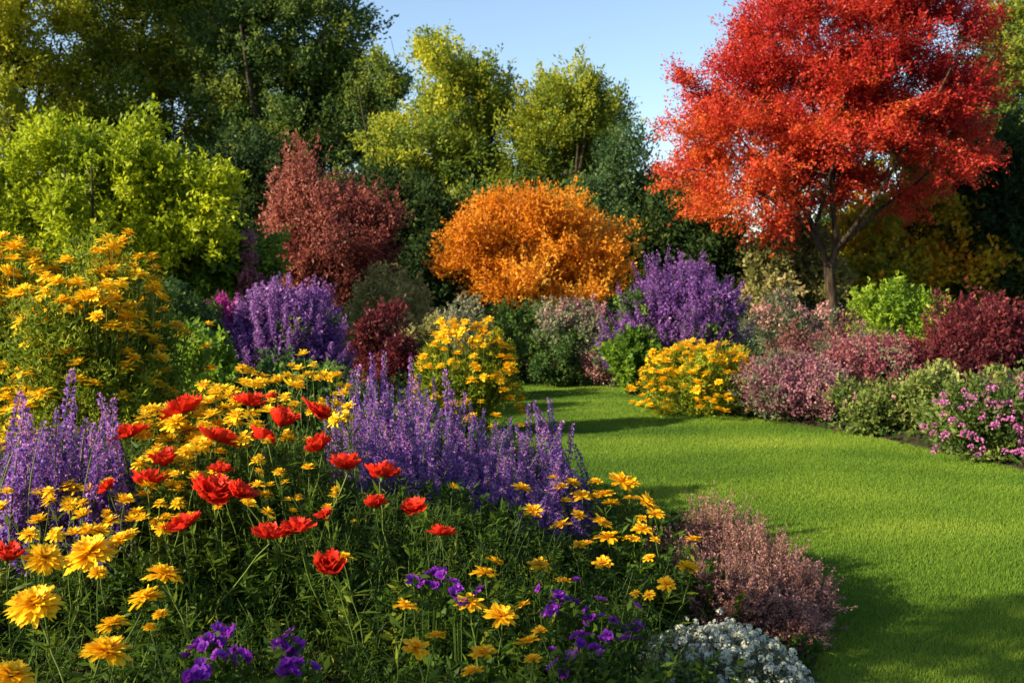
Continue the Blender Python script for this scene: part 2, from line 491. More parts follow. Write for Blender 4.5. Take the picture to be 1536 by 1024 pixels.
tall('broadleaf_tree', 'green tree at the right edge behind the red maple', 25, 1530, 10,
     [(1530, 90, 55, 60), (1560, 180, 85, 90), (1505, 200, 45, 80), (1540, 300, 90, 80), (1590, 60, 60, 80)], lf(ns=1300, tmid=.58), 'tall_green', BG, .18)
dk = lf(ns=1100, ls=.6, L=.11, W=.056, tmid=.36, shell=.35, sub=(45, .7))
DG = 'dark evergreens in the shade behind the shrubs'
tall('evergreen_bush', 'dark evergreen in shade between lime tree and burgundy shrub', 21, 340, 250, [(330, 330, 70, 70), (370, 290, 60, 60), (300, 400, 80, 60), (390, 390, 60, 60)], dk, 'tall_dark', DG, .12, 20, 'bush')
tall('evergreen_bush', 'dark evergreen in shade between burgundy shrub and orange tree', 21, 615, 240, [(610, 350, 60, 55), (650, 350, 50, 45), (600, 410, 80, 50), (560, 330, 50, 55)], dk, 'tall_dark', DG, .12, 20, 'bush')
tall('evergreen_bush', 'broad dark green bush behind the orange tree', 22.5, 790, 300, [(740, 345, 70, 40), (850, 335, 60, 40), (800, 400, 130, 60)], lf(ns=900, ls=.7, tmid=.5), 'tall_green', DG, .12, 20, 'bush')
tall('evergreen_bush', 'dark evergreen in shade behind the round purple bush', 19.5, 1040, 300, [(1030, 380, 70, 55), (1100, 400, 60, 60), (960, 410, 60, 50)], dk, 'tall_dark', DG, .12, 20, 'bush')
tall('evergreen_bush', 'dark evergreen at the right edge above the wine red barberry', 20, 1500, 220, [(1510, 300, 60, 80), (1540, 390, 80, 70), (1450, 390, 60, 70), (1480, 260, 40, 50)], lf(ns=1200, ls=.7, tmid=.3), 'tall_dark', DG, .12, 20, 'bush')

# shrubs just behind the maple
tall('amber_tree', 'small amber and yellow-green tree behind the maple trunk', 19.5, 1340, 300,
     [(1310, 370, 75, 55), (1390, 350, 60, 55), (1430, 400, 60, 55), (1330, 430, 90, 50), (1270, 420, 50, 50), (1400, 300, 45, 30), (1330, 285, 70, 40)], lf(ns=1300, ls=.45, nl=24, sr=.09, sub=(60, .4), L=.13, W=.075, tmid=.42, pv=.8, ps=1.1), 'amber', r0=.07, nbr=40)
tall('olive_shrub', 'pale olive shrub left of the maple trunk', 18, 1180, 340,
     [(1175, 380, 42, 38), (1210, 400, 40, 40), (1160, 420, 45, 45), (1210, 450, 50, 40)], lf(ns=800, ls=.35, nl=22, sr=.07, sub=(45, .25), L=.10, W=.055, tmid=.5), 'olive', r0=.05, nbr=30, cat='shrub')

# the red maple
dM = 17.0
def px3(l, dy=0.0):
    return np.array([at(x, y, dM) + np.array([0, dy * i / max(len(l) - 1, 1), 0]) for i, (x, y) in enumerate(l)])
kM = dM / F
limbs = [
    (px3([(1252, 545), (1251, 520), (1250, 480), (1247, 440), (1244, 412), (1243, 392)]), np.array([14.5, 11, 9.2, 8.2, 8, 8]) * kM),
    (px3([(1240, 398), (1226, 368), (1192, 332), (1143, 300), (1100, 280)], -.6), np.array([5, 3.8, 3, 2.4, 1.2]) * kM),
    (px3([(1240, 398), (1232, 352), (1210, 300), (1172, 256), (1130, 205), (1100, 150)], .9), np.array([5.5, 4.4, 3.6, 2.8, 1.9, 1]) * kM),
    (px3([(1226, 332), (1229, 290), (1232, 250), (1225, 190)], -1.0), np.array([3.4, 2.8, 2.2, 1.2]) * kM),
    (px3([(1246, 398), (1256, 370), (1253, 335), (1251, 295), (1253, 240), (1261, 180), (1262, 120), (1272, 20), (1290, -60)], .2), np.array([7, 5.2, 4.2, 4, 3.7, 3.6, 3.2, 2.2, 1.2]) * kM),
    (px3([(1256, 372), (1272, 345), (1305, 292), (1340, 222), (1372, 160), (1400, 90)], -1.1), np.array([4.4, 3.8, 3, 2.4, 1.8, 1]) * kM),
    (px3([(1256, 372), (1290, 346), (1340, 306), (1400, 268), (1450, 225)], .9), np.array([4.4, 3.6, 2.8, 2, 1]) * kM),
    (px3([(1253, 260), (1215, 170), (1170, 110), (1140, 70)], -.8), np.array([3, 2.6, 2, 1]) * kM),
]
mb_ = [(1255, 225, 90, 50), (1270, 150, 100, 70), (1262, 55, 135, 100), (1140, 150, 95, 75), (1085, 215, 82, 62), (1075, 275, 68, 45), (1120, 300, 75, 38), (1240, 190, 140, 110), (1362, 110, 105, 105), (1395, 215, 72, 66), (1250, 275, 90, 34),
       (1300, -30, 110, 60), (1365, 290, 70, 32), (1170, 75, 60, 50), (1435, 130, 36, 66), (1440, 35, 40, 50), (1160, 325, 40, 18), (1060, 130, 36, 26), (1455, 215, 24, 26)]
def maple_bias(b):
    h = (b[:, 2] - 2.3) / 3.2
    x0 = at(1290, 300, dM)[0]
    return .21 * np.clip(1 - h, 0, 1) ** 1.2 + .10 * np.clip((x0 - b[:, 0]) / 3, 0, 1) - .10 * np.clip((b[:, 0] - x0) / 2.2, 0, 1) - .02  # right-hand shade is put into the tint as deeper red; lower leaves turn orange
base = at(1251, 430, dM); base[2] = gz(base[0], dM)
tree('red_maple', 'bright red maple with dark forking limbs and bare pale trunk', 'tree', base, limbs, [(lambda q: (q[0] + np.array([0, .9 if y > 270 and x > 1180 else 0, 0]), q[1]))(blob(x, y, dM, a, c, max(a, c) * .95 * kM)) for x, y, a, c in mb_],
     dict(ns=8200, ls=.50, nl=38, sr=.060, L=.058, W=.027, up=.25, outw=.8, shell=.3, tvar=.08, pv=.26, ps=1.0, bias=maple_bias, tmid=.33, hole=lambda b: (np.abs(b[:, 0] - at(1245, 300, dM)[0]) < .85) & (b[:, 1] < dM + .1) & (b[:, 2] < 3.4), sub=(300, .52, .40)), 'maple', 'pale_bark', None, 150, .008)

# the loose tree beside the viewpoint whose dappled shade lies over the front of the bed
r = np.random.default_rng(78)
sb = np.array([1.75 + sdir.x / sdir.z * 3.1, 2.58 + sdir.y / sdir.z * 3.1, 0.])
tree('shade_tree', 'loose green tree left of the viewpoint shading the front of the bed', 'tree', sb, simple_limbs(sb, sb + np.array([0, 0, 3.4]), .06, r, 5, .25),
     [(sb + np.array([0, 0, 3.1]), np.array([.9, 1.15, .42])), (sb + np.array([.2, .35, 3.3]), np.array([.6, .7, .35])), (sb + np.array([-.1, -.4, 2.95]), np.array([.6, .7, .35]))],
     dict(ns=420, ls=.35, nl=18, sr=.06, L=.085, W=.045, up=.4, outw=.7, shell=.3, tmid=.5, sub=(46, .26)), 'tall_green', 'bark', None, 30, .006)

# lime green tree at the left
dL = 12.0
def lt(x, y, rx, ry): return blob(x, y, dL, rx, ry)
base = at(140, 430, dL); base[2] = gz(base[0], dL)
r = np.random.default_rng(77)
tree('lime_green_tree', 'bright lime green spreading tree at the left above the yellow daisy bush', 'tree', base, simple_limbs(base, at(150, 215, dL), .075, r, 7, .45),
     [lt(30, 250, 62, 34), lt(105, 228, 48, 32), lt(195, 205, 26, 38), lt(150, 265, 90, 36), lt(250, 245, 48, 24), lt(20, 320, 80, 45), lt(120, 330, 110, 48), lt(240, 300, 60, 34), lt(318, 296, 36, 16),
      lt(200, 375, 90, 36), lt(50, 390, 100, 34), lt(-60, 290, 70, 60), lt(290, 350, 50, 24)],
     dict(ns=2900, ls=.36, nl=22, sr=.050, L=.075, W=.036, up=.5, outw=.75, shell=.35, tvar=.11, pv=.4, ps=1.4, tmid=.5, sub=(130, .28)), 'lime', 'bark', None, 90, .006)
tall('lime_green_shrub', 'low lime green shrub leaning against the burgundy shrub', 12.6, 360, 345, [(365, 365, 32, 20), (330, 390, 60, 28), (380, 400, 30, 28), (300, 430, 60, 36)],
     lf(ns=620, ls=.3, nl=18, sr=.05, sub=(40, .2), L=.085, W=.045, tmid=.42), 'lime_low', r0=.02, nbr=20, cat='shrub')
tall('burgundy_shrub', 'large burgundy leaved shrub left of the orange tree', 15, 490, 275,
     [(462, 292, 24, 40), (450, 345, 36, 46), (510, 335, 40, 42), (500, 385, 80, 44), (555, 342, 32, 34), (435, 390, 24, 40), (538, 305, 14, 22), (560, 390, 24, 34), (495, 420, 66, 30), (430, 325, 16, 22)],
     lf(ns=2100, ls=.55, nl=26, sr=.04, L=.062, W=.030, sub=(100, .26), up=.9, outw=.5, tmid=.5, ps=1.3, tvar=.14), 'burgundy', r0=.05, nbr=60, cat='shrub')
tall('orange_tree', 'small round tree with bright orange autumn leaves', 15, 785, 300,
     [(775, 375, 98, 66), (790, 360, 76, 62), (700, 385, 44, 44), (872, 372, 34, 44), (800, 425, 100, 30), (895, 415, 22, 26), (735, 322, 36, 26), (785, 312, 36, 22), (830, 318, 34, 22), (878, 325, 22, 24), (690, 350, 22, 24)],
     lf(ns=2400, ls=.48, nl=26, sr=.05, L=.060, W=.030, up=.55, outw=.6, tmid=.5, ps=1.2, tvar=.10, sub=(95, .36, .45)), 'orange', r0=.055, nbr=70)


# ------------------------------------------------------------------ blossoms
def petal_ring(mb, r, n, L, W, e0, e1, r0=.0, z0=0.0, rows=5, cols=5, tooth=.12, ruff=.1, tb=.3, tt=.8, prof=.62, cup=.25, jit=.12):
    """ring of n petals; e0/e1 angle above the horizontal at the base and at the tip"""
    t = np.linspace(0, 1, rows); u = np.linspace(-1, 1, cols)
    for i in range(n):
        ph = 2 * math.pi * (i + r.uniform(-.3, .3)) / n
        l = L * r.uniform(1 - jit, 1 + jit); wv = W * r.uniform(.85, 1.15)
        e = np.radians(e0 + r.normal(0, 6) + (e1 - e0) * t + r.normal(0, 5) * t)
        rad = r0 + np.concatenate([[0], np.cumsum(np.cos((e[1:] + e[:-1]) / 2))]) * l / (rows - 1)
        zz = z0 + np.concatenate([[0], np.cumsum(np.sin((e[1:] + e[:-1]) / 2))]) * l / (rows - 1)
        wd = wv * .5 * (.28 + .72 * np.sin(np.clip(t / (2 * prof), 0, 1) * math.pi) ** .8 * np.where(t > prof, 1 - .35 * ((t - prof) / (1 - prof)) ** 2, 1))
        V = np.zeros((rows, cols, 3))
        tl = r.uniform(-tooth, tooth * .3, cols) * l
        for a in range(rows):
            for b in range(cols):
                ext = tl[b] if a == rows - 1 else 0
                lift = cup * wd[a] * u[b] ** 2 + (r.normal(0, ruff) * wd[a] if a > 0 else 0)
                rr = rad[a] + ext * math.cos(e[a]) - lift * math.sin(e[a])
                hz = zz[a] + ext * math.sin(e[a]) + lift * math.cos(e[a])
                s = u[b] * wd[a]
                V[a, b] = (rr * math.cos(ph) - s * math.sin(ph), rr * math.sin(ph) + s * math.cos(ph), hz)
        ii = np.arange(rows - 1)[:, None] * cols; jj = np.arange(cols - 1)[None, :]
        q = np.stack([ii + jj, ii + jj + 1, ii + cols + jj + 1, ii + cols + jj], axis=-1).reshape(-1, 4)
        T = np.clip((tb + (tt - tb) * t)[:, None] + r.normal(0, .05) + r.normal(0, .07, (rows, cols)), 0, 1)
        mb.add(V, q, T)


def dome(mb, r, rad, h, n, sz, tint=.3, z0=0.):
    """packed florets on a dome"""
    k = np.arange(n) + .5
    ph = k * 2.39996; rr = np.sqrt(k / n)
    P = np.stack([np.cos(ph) * rr * rad, np.sin(ph) * rr * rad, z0 + h * (1 - rr ** 2)], axis=-1)
    D = nrm(np.stack([np.cos(ph) * rr * .6, np.sin(ph) * rr * .6, np.ones(n)], axis=-1))
    N = nrm(r.normal(size=(n, 3)))
    leaves(mb, P, D, N, sz, sz * .6, np.clip(tint + r.normal(0, .12, n), 0, 1))


def red_head(seed):
    r = np.random.default_rng(seed); mb = MB()
    kw = dict(rows=7, cols=9, tooth=.24, ruff=.09, prof=.78, cup=.40, jit=.2)
    o = (0, 8, 18, 30, 4)[seed % 5]          # how far the cup is closed
    petal_ring(mb, r, 7, .062, .046, 10 + o, 30 + o, .005, 0, tb=.15, tt=.66, **kw)
    petal_ring(mb, r, 7, .058, .042, 32 + o, 46 + o * .8, .004, .002, tb=.2, tt=.74, **kw)
    petal_ring(mb, r, 5, .046, .034, 55 + o * .6, 62 + o * .5, .003, .004, tb=.25, tt=.7, **kw)
    return mb.mesh('red_petals', M['red_petal'], smooth=True)


def gold_head(seed, mat='gold_petal', full=1.0):
    r = np.random.default_rng(seed); mb = MB()
    kw = dict(rows=5, cols=5, tooth=.2, ruff=.12, prof=.66, cup=.25)
    petal_ring(mb, r, 17, .054, .020, 2, -26, .008, 0, tb=.3, tt=.72, **kw)
    petal_ring(mb, r, 16, .050, .019, 18, -6, .007, .003, tb=.3, tt=.75, **kw)
    petal_ring(mb, r, 14, .043, .018, 36, 14, .005, .006, tb=.25, tt=.8, **kw)
    petal_ring(mb, r, 12, .033, .015, 54, 34, .003, .008, tb=.2, tt=.75, **kw)
    if full > .5:
        petal_ring(mb, r, 9, .022, .011, 70, 60, .002, .009, tb=.1, tt=.6, **kw)
    return mb.mesh('gold_petals', M[mat], smooth=True)


def ray_head(seed, mat='amber_petal'):
    """open daisy: two loose rings of notched rays"""
    r = np.random.default_rng(seed); mb = MB()
    kw = dict(rows=5, cols=5, tooth=.22, ruff=.14, prof=.74, cup=.3, jit=.2)
    petal_ring(mb, r, 9, .050, .023, 10, -12, .006, 0, tb=.3, tt=.62, **kw)
    petal_ring(mb, r, 8, .042, .020, 30, 8, .005, .003, tb=.25, tt=.7, **kw)
    petal_ring(mb, r, 6, .024, .013, 55, 40, .003, .005, tb=.1, tt=.5, **kw)
    return mb.mesh('daisy_petals', M[mat], smooth=True)


def puff_head(seed, mat='lemon_petal'):
    """small double bloom of many short petals"""
    r = np.random.default_rng(seed); mb = MB()
    kw = dict(rows=3, cols=3, tooth=.2, ruff=.2, prof=.7, cup=.3, jit=.25)
    hc = (0, -12, 22, 5)[seed % 4]
    petal_ring(mb, r, 12, .050, .019, 2 + hc, -16 + hc, .004, 0, tb=.3, tt=.8, **kw)
    petal_ring(mb, r, 10, .042, .018, 26 + hc, 8 + hc, .003, .006, tb=.3, tt=.8, **kw)
    petal_ring(mb, r, 8, .030, .015, 50, 30, .002, .012, tb=.3, tt=.85, **kw)
    petal_ring(mb, r, 5, .018, .012, 75, 60, .001, .014, tb=.3, tt=.85, **kw)
    return mb.mesh('lemon_petals', M[mat], smooth=True)


def eye_mesh(seed, mat, rad, h, z0):
    r = np.random.default_rng(seed); mb = MB()
    dome(mb, r, rad, h, 60, rad * .5, .25, z0)
    return mb.mesh('centre', M[mat])


def calyx_mesh(seed):
    r = np.random.default_rng(seed); mb = MB()
    n = 9; ph = np.arange(n) * 2 * math.pi / n
    D = nrm(np.stack([np.cos(ph), np.sin(ph), np.full(n, .35)], axis=-1))
    leaves(mb, np.stack([np.cos(ph) * .002, np.sin(ph) * .002, np.full(n, -.006)], axis=-1), D, np.tile([0., 0., 1.], (n, 1)), .021, .008, r.uniform(.3, .8, n))
    tubes(mb, np.array([[0, 0, -.016], [0, 0, -.009], [0, 0, -.001], [0, 0, .002]]), np.array([.002, .006, .0075, .004]), 8, .5)
    return mb.mesh('calyx', M['stem'])


RED = [red_head(s) for s in range(5)]
GOLD = [gold_head(s + 20) for s in range(5)]
DAISY = [ray_head(s + 40) for s in range(5)]
PUFF = [puff_head(s + 60) for s in range(4)]
PUFFO = [puff_head(s + 70, 'gold_petal') for s in range(3)]
RED_EYE = eye_mesh(1, 'red_petal', .010, .012, .012)
GOLD_EYE = eye_mesh(2, 'amber_petal', .009, .006, .010)
CALYX = calyx_mesh(3)
FR = np.random.default_rng(321)


def bed_depth(px, py):
    """distance of the bed's flower tops seen at a pixel"""
    l = 3.4 - (py - 600) * .00375
    q = 4.15 - (py - 720) * .0078
    k = float(sstep(560, 960, np.array(px)))
    return max(1.5, l * (1 - k) + q * k)


def flower(name, label, cat, group, head, px, py, wpx, dia, d=None, tilt=None, eye=None, lean=.10, leafy=8, tx=None):
    d = d if d is not None else bed_depth(px, py)
    c = at(px, py, d)
    sc = wpx * d / F / dia
    b = np.array([c[0] + FR.normal(0, lean), d + FR.uniform(-.02, lean), 0.]); b[2] = gz(b[0], b[1])
    if b[2] > c[2] - .12:
        b[2] = c[2] - .12
    root = thing(name, label, cat, b, group)
    tilt = tilt if tilt is not None else (FR.normal(-.02, .22), FR.normal(-.10, .22))
    rot = Euler((tilt[0], tilt[1], FR.uniform(0, 6.28)), 'XYZ')
    up = np.array(Euler((tilt[0], tilt[1], 0), 'XYZ').to_matrix() @ Vector((0, 0, 1)))
    hp = c - np.array([0, 0, .012 * sc]) - b
    put('petals', head, root, hp, rot, sc)
    put('calyx', CALYX, root, hp, rot, sc)
    if eye:
        put('flower_centre', eye, root, hp, rot, sc)
    end = hp - up * .016 * sc
    pts = bez(np.zeros(3), np.array([FR.normal(0, .03), FR.normal(0, .03), end[2] * .6]) * .5 + (end - up * end[2] * .45) * .5, end, 8)
    pts[1:-1] += FR.normal(0, .0035, (6, 3))
    mb = MB(); tubes(mb, pts, np.linspace(.0030, .0019, 8) * min(1.2, max(.7, sc)), 6, FR.uniform(.3, .8))
    mb.build('stem', M['stem'], root, smooth=True)
    if leafy:
        k = FR.integers(1, 6, leafy * 2); q = pts[k] + (pts[k + 1] - pts[k]) * FR.random((leafy * 2, 1))
        D = nrm(FR.normal(size=(leafy * 2, 3)) * np.array([1, 1, .3]) + np.array([0, 0, .5]))
        mb = MB(); leaves(mb, q, D, nrm(FR.normal(size=(leafy * 2, 3)) * .4 + np.array([0, 0, 1.])), FR.uniform(.04, .085, leafy * 2), FR.uniform(.008, .015, leafy * 2), FR.uniform(.2, .85, leafy * 2))
        mb.build('leaves', M['bed_green'], root)
    return root


G_RED = 'red flowers standing in the flower bed'
for x, y, wd, lb in [
    (277, 615, 60, 'wide red flower beside lemon blooms at the far back, left of the raised red cup'),
    (193, 650, 50, 'red flower closest to the left-hand lavender spikes, flat and side on'),
    (374, 604, 48, 'red cup flower farthest back, its petals raised to the right'),
    (406, 601, 26, 'tiny red flower peeping out behind the cup farthest back'),
    (474, 617, 48, 'red flower tilting just left of the tall purple spikes'),
    (325, 656, 56, 'red flower among lemon blooms at the middle of the red group'),
    (420, 634, 54, 'upper red flower of the touching pair below the back row'),
    (394, 656, 40, 'lower darker red flower of the touching pair below the back row'),
    (480, 671, 50, 'flat red flower between the tilted red one and the red pair by the purple spikes'),
    (247, 694, 50, 'red flower just above the drooping red and orange one'),
    (220, 724, 54, 'broad red flower next to an orange bloom under the left-hand lavender spikes'),
    (331, 705, 34, 'small upright red flower rising behind the widest red cluster'),
    (318, 738, 70, 'widest red flower of all, at the centre of the cluster'),
    (356, 740, 50, 'red flower overlapping the right side of the widest red one'),
    (520, 699, 54, 'left flower of the red pair touching the purple spikes'),
    (573, 711, 50, 'right flower of the red pair touching the purple spikes'),
    (276, 788, 54, 'solitary round red flower above the yellow double blooms'),
    (487, 771, 26, 'small half open red bud flower between two larger red pairs'),
    (562, 757, 42, 'red cup flower leaning left just below the red pair at the purple spikes'),
    (621, 763, 44, 'open star-like red flower with loose petals on the dark foliage'),
    (404, 802, 52, 'left flower of the touching red pair low over dark foliage'),
    (446, 792, 52, 'right flower of the touching red pair low over dark foliage'),
    (661, 798, 40, 'red flower nearest the lawn, on a long pale bent stem'),
    (493, 852, 62, 'lowest red flower with a yellow bloom at its shoulder'),
    (10, 836, 52, 'red flower cut by the left edge of the picture beside yellow double blooms'),
    (163, 730, 30, 'faded orange-red flower beside the broad red one'),
]:
    flower('red_flower', lb, 'flower', G_RED, RED[FR.integers(5)], x, y, wd, .114, eye=RED_EYE, tilt=(FR.normal(.02, .26), FR.normal(-.08, .28)))

G_GOLD = 'large yellow double flowers at the front of the bed'
for x, y, wd, lb in [
    (135, 824, 78, 'largest golden double flower, at the middle of the yellow row'),
    (65, 832, 60, 'golden double flower between the largest yellow one and the edge red flower'),
    (181, 806, 40, 'smaller yellow flower tucked behind the right of the largest one'),
    (52, 900, 78, 'big flat golden flower alone over dark leaves near the left edge'),
    (245, 857, 60, 'upper golden flower of the stacked pair right of the yellow row'),
    (219, 892, 56, 'lower golden flower of the stacked pair on a pale arching stem'),
    (160, 970, 76, 'big golden flower low in the shade with drooping notched petals'),
    (16, 1008, 72, 'golden flower cut by the bottom left corner'),
    (170, 932, 46, 'dull orange-gold flower just above the low big golden one'),
    (147, 856, 30, 'half closed orange-yellow flower under the largest golden one'),
    (241, 919, 26, 'small orange bud flower under the stacked golden pair'),
    (225, 938, 22, 'smallest orange bud flower hanging below the stacked golden pair'),
]:
    flower('yellow_flower', lb, 'flower', G_GOLD, GOLD[FR.integers(5)], x, y, wd, .116, eye=GOLD_EYE)

G_DAISY = 'orange-yellow daisies in the middle and lawn side of the bed'
for x, y, wd, lb in [
    (727, 855, 40, 'yellow daisy just above the open daisy beside the violet flowers'),
    (742, 838, 28, 'small yellow daisy behind the higher daisy by the middle violets'),
    (704, 899, 44, 'open yellow daisy facing up to the right of the small violet clump'),
    (607, 905, 40, 'yellow daisy alone below the small violet clump'),
    (752, 919, 52, 'broad yellow daisy left of the deep violet clump'),
    (784, 905, 30, 'dim yellow daisy behind the broad one left of the violets'),
    (654, 950, 38, 'folded yellow daisy right of the spread one near the bottom'),
    (622, 966, 50, 'spread yellow daisy near the bottom, lower left of the folded one'),
    (724, 974, 44, 'tilted yellow daisy low at the centre with notched rays'),
    (792, 958, 44, 'yellow daisy against the deep violet clump'),
    (800, 985, 30, 'drooping yellow daisy hanging under the one against the violet clump'),
    (708, 1003, 40, 'lowest yellow daisy near the bottom edge of the picture'),
    (810, 943, 24, 'little yellow daisy at the shoulder of the one against the violets'),
    (515, 832, 30, 'yellow daisy at the shoulder of the lowest red flower'),
    (810, 844, 36, 'slanting yellow daisy above the deep violet clump'),
    (845, 868, 28, 'small flat yellow daisy right on top of the deep violet clump'),
    (905, 841, 32, 'yellow daisy standing alone in green leaves right of the slanting one'),
    (1034, 848, 38, 'slanting orange daisy touching the pink heather'),
    (1000, 873, 30, 'orange daisy below the one touching the heather'),
    (974, 834, 22, 'bright small daisy left of the heather'),
    (783, 729, 32, 'orange daisy at the foot of the purple spikes on their lawn end'),
    (800, 763, 32, 'orange daisy below the one at the foot of the purple spikes'),
    (842, 784, 34, 'dull orange daisy facing left in the leaves under the purple spikes'),
    (912, 802, 44, 'orange daisy in the middle of the lawn side drift, the widest there'),
    (903, 780, 34, 'orange daisy right above the widest one of the lawn side drift'),
    (970, 750, 46, 'big orange daisy against the lawn, topmost on the heather side'),
    (982, 768, 30, 'orange daisy drooping under the big one against the lawn'),
    (932, 718, 40, 'farthest orange daisy against the lawn'),
    (948, 722, 26, 'small orange daisy beside the farthest one against the lawn'),
    (1040, 806, 26, 'yellow daisy amid the heather tips'),
    (954, 888, 18, 'left of two faint orange daisies in the shade above the white cushion'),
    (974, 890, 20, 'right of two faint orange daisies in the shade above the white cushion'),
]:
    flower('yellow_daisy', lb, 'flower', G_DAISY, DAISY[FR.integers(5)], x, y, wd, .104, eye=GOLD_EYE)
for x, y, wd in [(840, 727, 30), (858, 722, 26), (872, 740, 30), (890, 742, 30), (905, 738, 34), (916, 752, 30), (868, 770, 24), (962, 790, 36), (940, 805, 18), (952, 806, 18), (983, 808, 16), (870, 815, 24), (882, 812, 20), (945, 745, 22), (893, 720, 24), (962, 775, 20), (850, 748, 22), (830, 715, 20)]:
    flower('yellow_daisy', 'orange-yellow daisy crowded in the drift between the purple spikes and the lawn', 'flower', G_DAISY, DAISY[FR.integers(5)], x, y, wd, .104, eye=GOLD_EYE, leafy=3)

# soft lemon drift around the red flowers
G_LEM = 'small lemon yellow flowers drifting among the red ones'
pts = []
def drift(n, x0, x1, y0, y1, s0, s1, slope=0.0):
    for _ in range(n):
        x = FR.uniform(x0, x1); pts.append((x, FR.uniform(y0, y1) + slope * (x - x0), FR.uniform(s0, s1)))
drift(32, 205, 300, 608, 690, 28, 46); drift(30, 290, 385, 575, 665, 28, 44); drift(46, 335, 525, 548, 630, 18, 34)
drift(26, 180, 300, 690, 800, 20, 34); drift(34, 290, 470, 640, 770, 18, 32); drift(20, 0, 180, 715, 800, 26, 42); drift(6, 400, 540, 715, 790, 14, 26)
for x, y in [(437, 548), (448, 552), (455, 530), (462, 560), (470, 545), (395, 565), (372, 572), (6, 672), (10, 735), (125, 752), (160, 768), (145, 735), (680, 728)]:
    pts.append((x, y, FR.uniform(18, 28)))
for x, y, s in pts:
    orange = FR.random() < (.75 if x < 180 or y > 700 else .22)
    hd = PUFFO[FR.integers(3)] if orange else PUFF[FR.integers(4)]
    if x < 182:
        lb = 'orange-yellow bloom under the lavender spikes at the left edge of the bed'
    elif orange:
        lb = 'little orange-yellow bloom mixed among lemon and red flowers'
    elif x > 340 and y < 630:
        lb = 'little lemon bloom at the back of the bed left of the purple spikes'
    else:
        lb = 'fluffy lemon yellow bloom crowded between the red flowers'
    flower('lemon_flower', lb, 'flower', G_LEM, hd, x, y, s * .86, .104, d=bed_depth(x, y) + FR.uniform(-.03, .15), leafy=3, lean=.07)


# ------------------------------------------------------------------ salvia spikes
def spike_mesh(seed, length=.34, rad=.030, mat='salvia', gap=.0075, per=6, shift=0.0, fl=.018):
    r = np.random.default_rng(seed); mb = MB()
    z = np.arange(0, length, gap); n = len(z)
    zz = np.repeat(z, per) + r.normal(0, gap * .6, n * per); f = np.clip(zz / length, 0, 1)
    ph = r.uniform(0, 2 * math.pi, n * per)
    rr = rad * (1 - f) ** .55 * r.uniform(.35, 1.1, n * per) * (.85 + .3 * np.sin(zz * 55 + seed)) + .003
    P = np.stack([np.cos(ph) * rr * .7, np.sin(ph) * rr * .7, zz], axis=-1)
    D = nrm(np.stack([np.cos(ph), np.sin(ph), r.uniform(-.5, .8, n * per)], axis=-1) + r.normal(0, .35, (n * per, 3)))
    N = nrm(r.normal(size=(n * per, 3)) + np.array([0, 0, .6]))
    T = np.clip(.47 + shift + r.normal(0, .2, n * per) + .25 * (f - .4), 0, 1)
    s = fl * r.uniform(.6, 1.25, n * per) * (1 - .45 * f)
    leaves(mb, P, D, N, s, s * .72, T, fold=.35, wide=.6)
    D2 = nrm(D + r.normal(0, .5, D.shape))
    leaves(mb, P, D2, nrm(r.normal(size=P.shape)), s * .8, s * .55, np.clip(T + r.normal(0, .15, len(T)), 0, 1), fold=.3, wide=.6)
    return mb.mesh('florets', M[mat])


SPIKES = [spike_mesh(s, shift=sh) for s, sh in ((1, 0), (2, .06), (3, -.08), (4, .1), (5, -.14), (6, .02))]


def salvia(label, group, px, ytop, d, frac=.75, rs=1.0):
    t = at(px, ytop, d)
    b = np.array([t[0] + FR.normal(0, .05), d + FR.normal(0, .05), 0.]); b[2] = gz(b[0], b[1])
    H = t[2] - b[2]
    if H < .2:
        return
    root = thing('salvia_spike', label, 'flower', b, group)
    ln = min(.50, H * frac)
    top = t - b
    pts = bez(np.zeros(3), np.array([FR.normal(0, .04), FR.normal(0, .04), top[2] * .55]), top, 9)
    mb = MB(); tubes(mb, pts, np.linspace(.0045, .0015, 9), 5, FR.uniform(.2, .7)); mb.build('stem', M['stem'], root, smooth=True)
    k = ln / H
    s0 = pts[0] + (pts[-1] - pts[0]) * (1 - k); ax = pts[-1] - bez(np.zeros(3), pts[4], top, 9)[5]
    rot = Vector(nrm(ax)).to_track_quat('Z', 'Y').to_euler()
    o0 = top - nrm(ax) * ln * .97
    put('florets', SPIKES[FR.integers(len(SPIKES))], root, o0, rot, (rs * FR.uniform(.8, 1.15), rs * FR.uniform(.8, 1.15), ln / .34))
    nl = 22
    f = FR.uniform(.1, 1 - k * .75, nl); i = np.clip((f * 8).astype(int), 0, 7); q = pts[i] + (pts[i + 1] - pts[i]) * (f * 8 - i)[:, None]
    D = nrm(FR.normal(size=(nl, 3)) * np.array([1, 1, .3]) + np.array([0, 0, .35]))
    mb = MB(); leaves(mb, q, D, nrm(FR.normal(size=(nl, 3)) * .3 + np.array([0, 0, 1.])), FR.uniform(.03, .06, nl), FR.uniform(.010, .018, nl), FR.uniform(.2, .8, nl))
    mb.build('leaves', M['sage'] if FR.random() < .5 else M['shrub_green'], root)


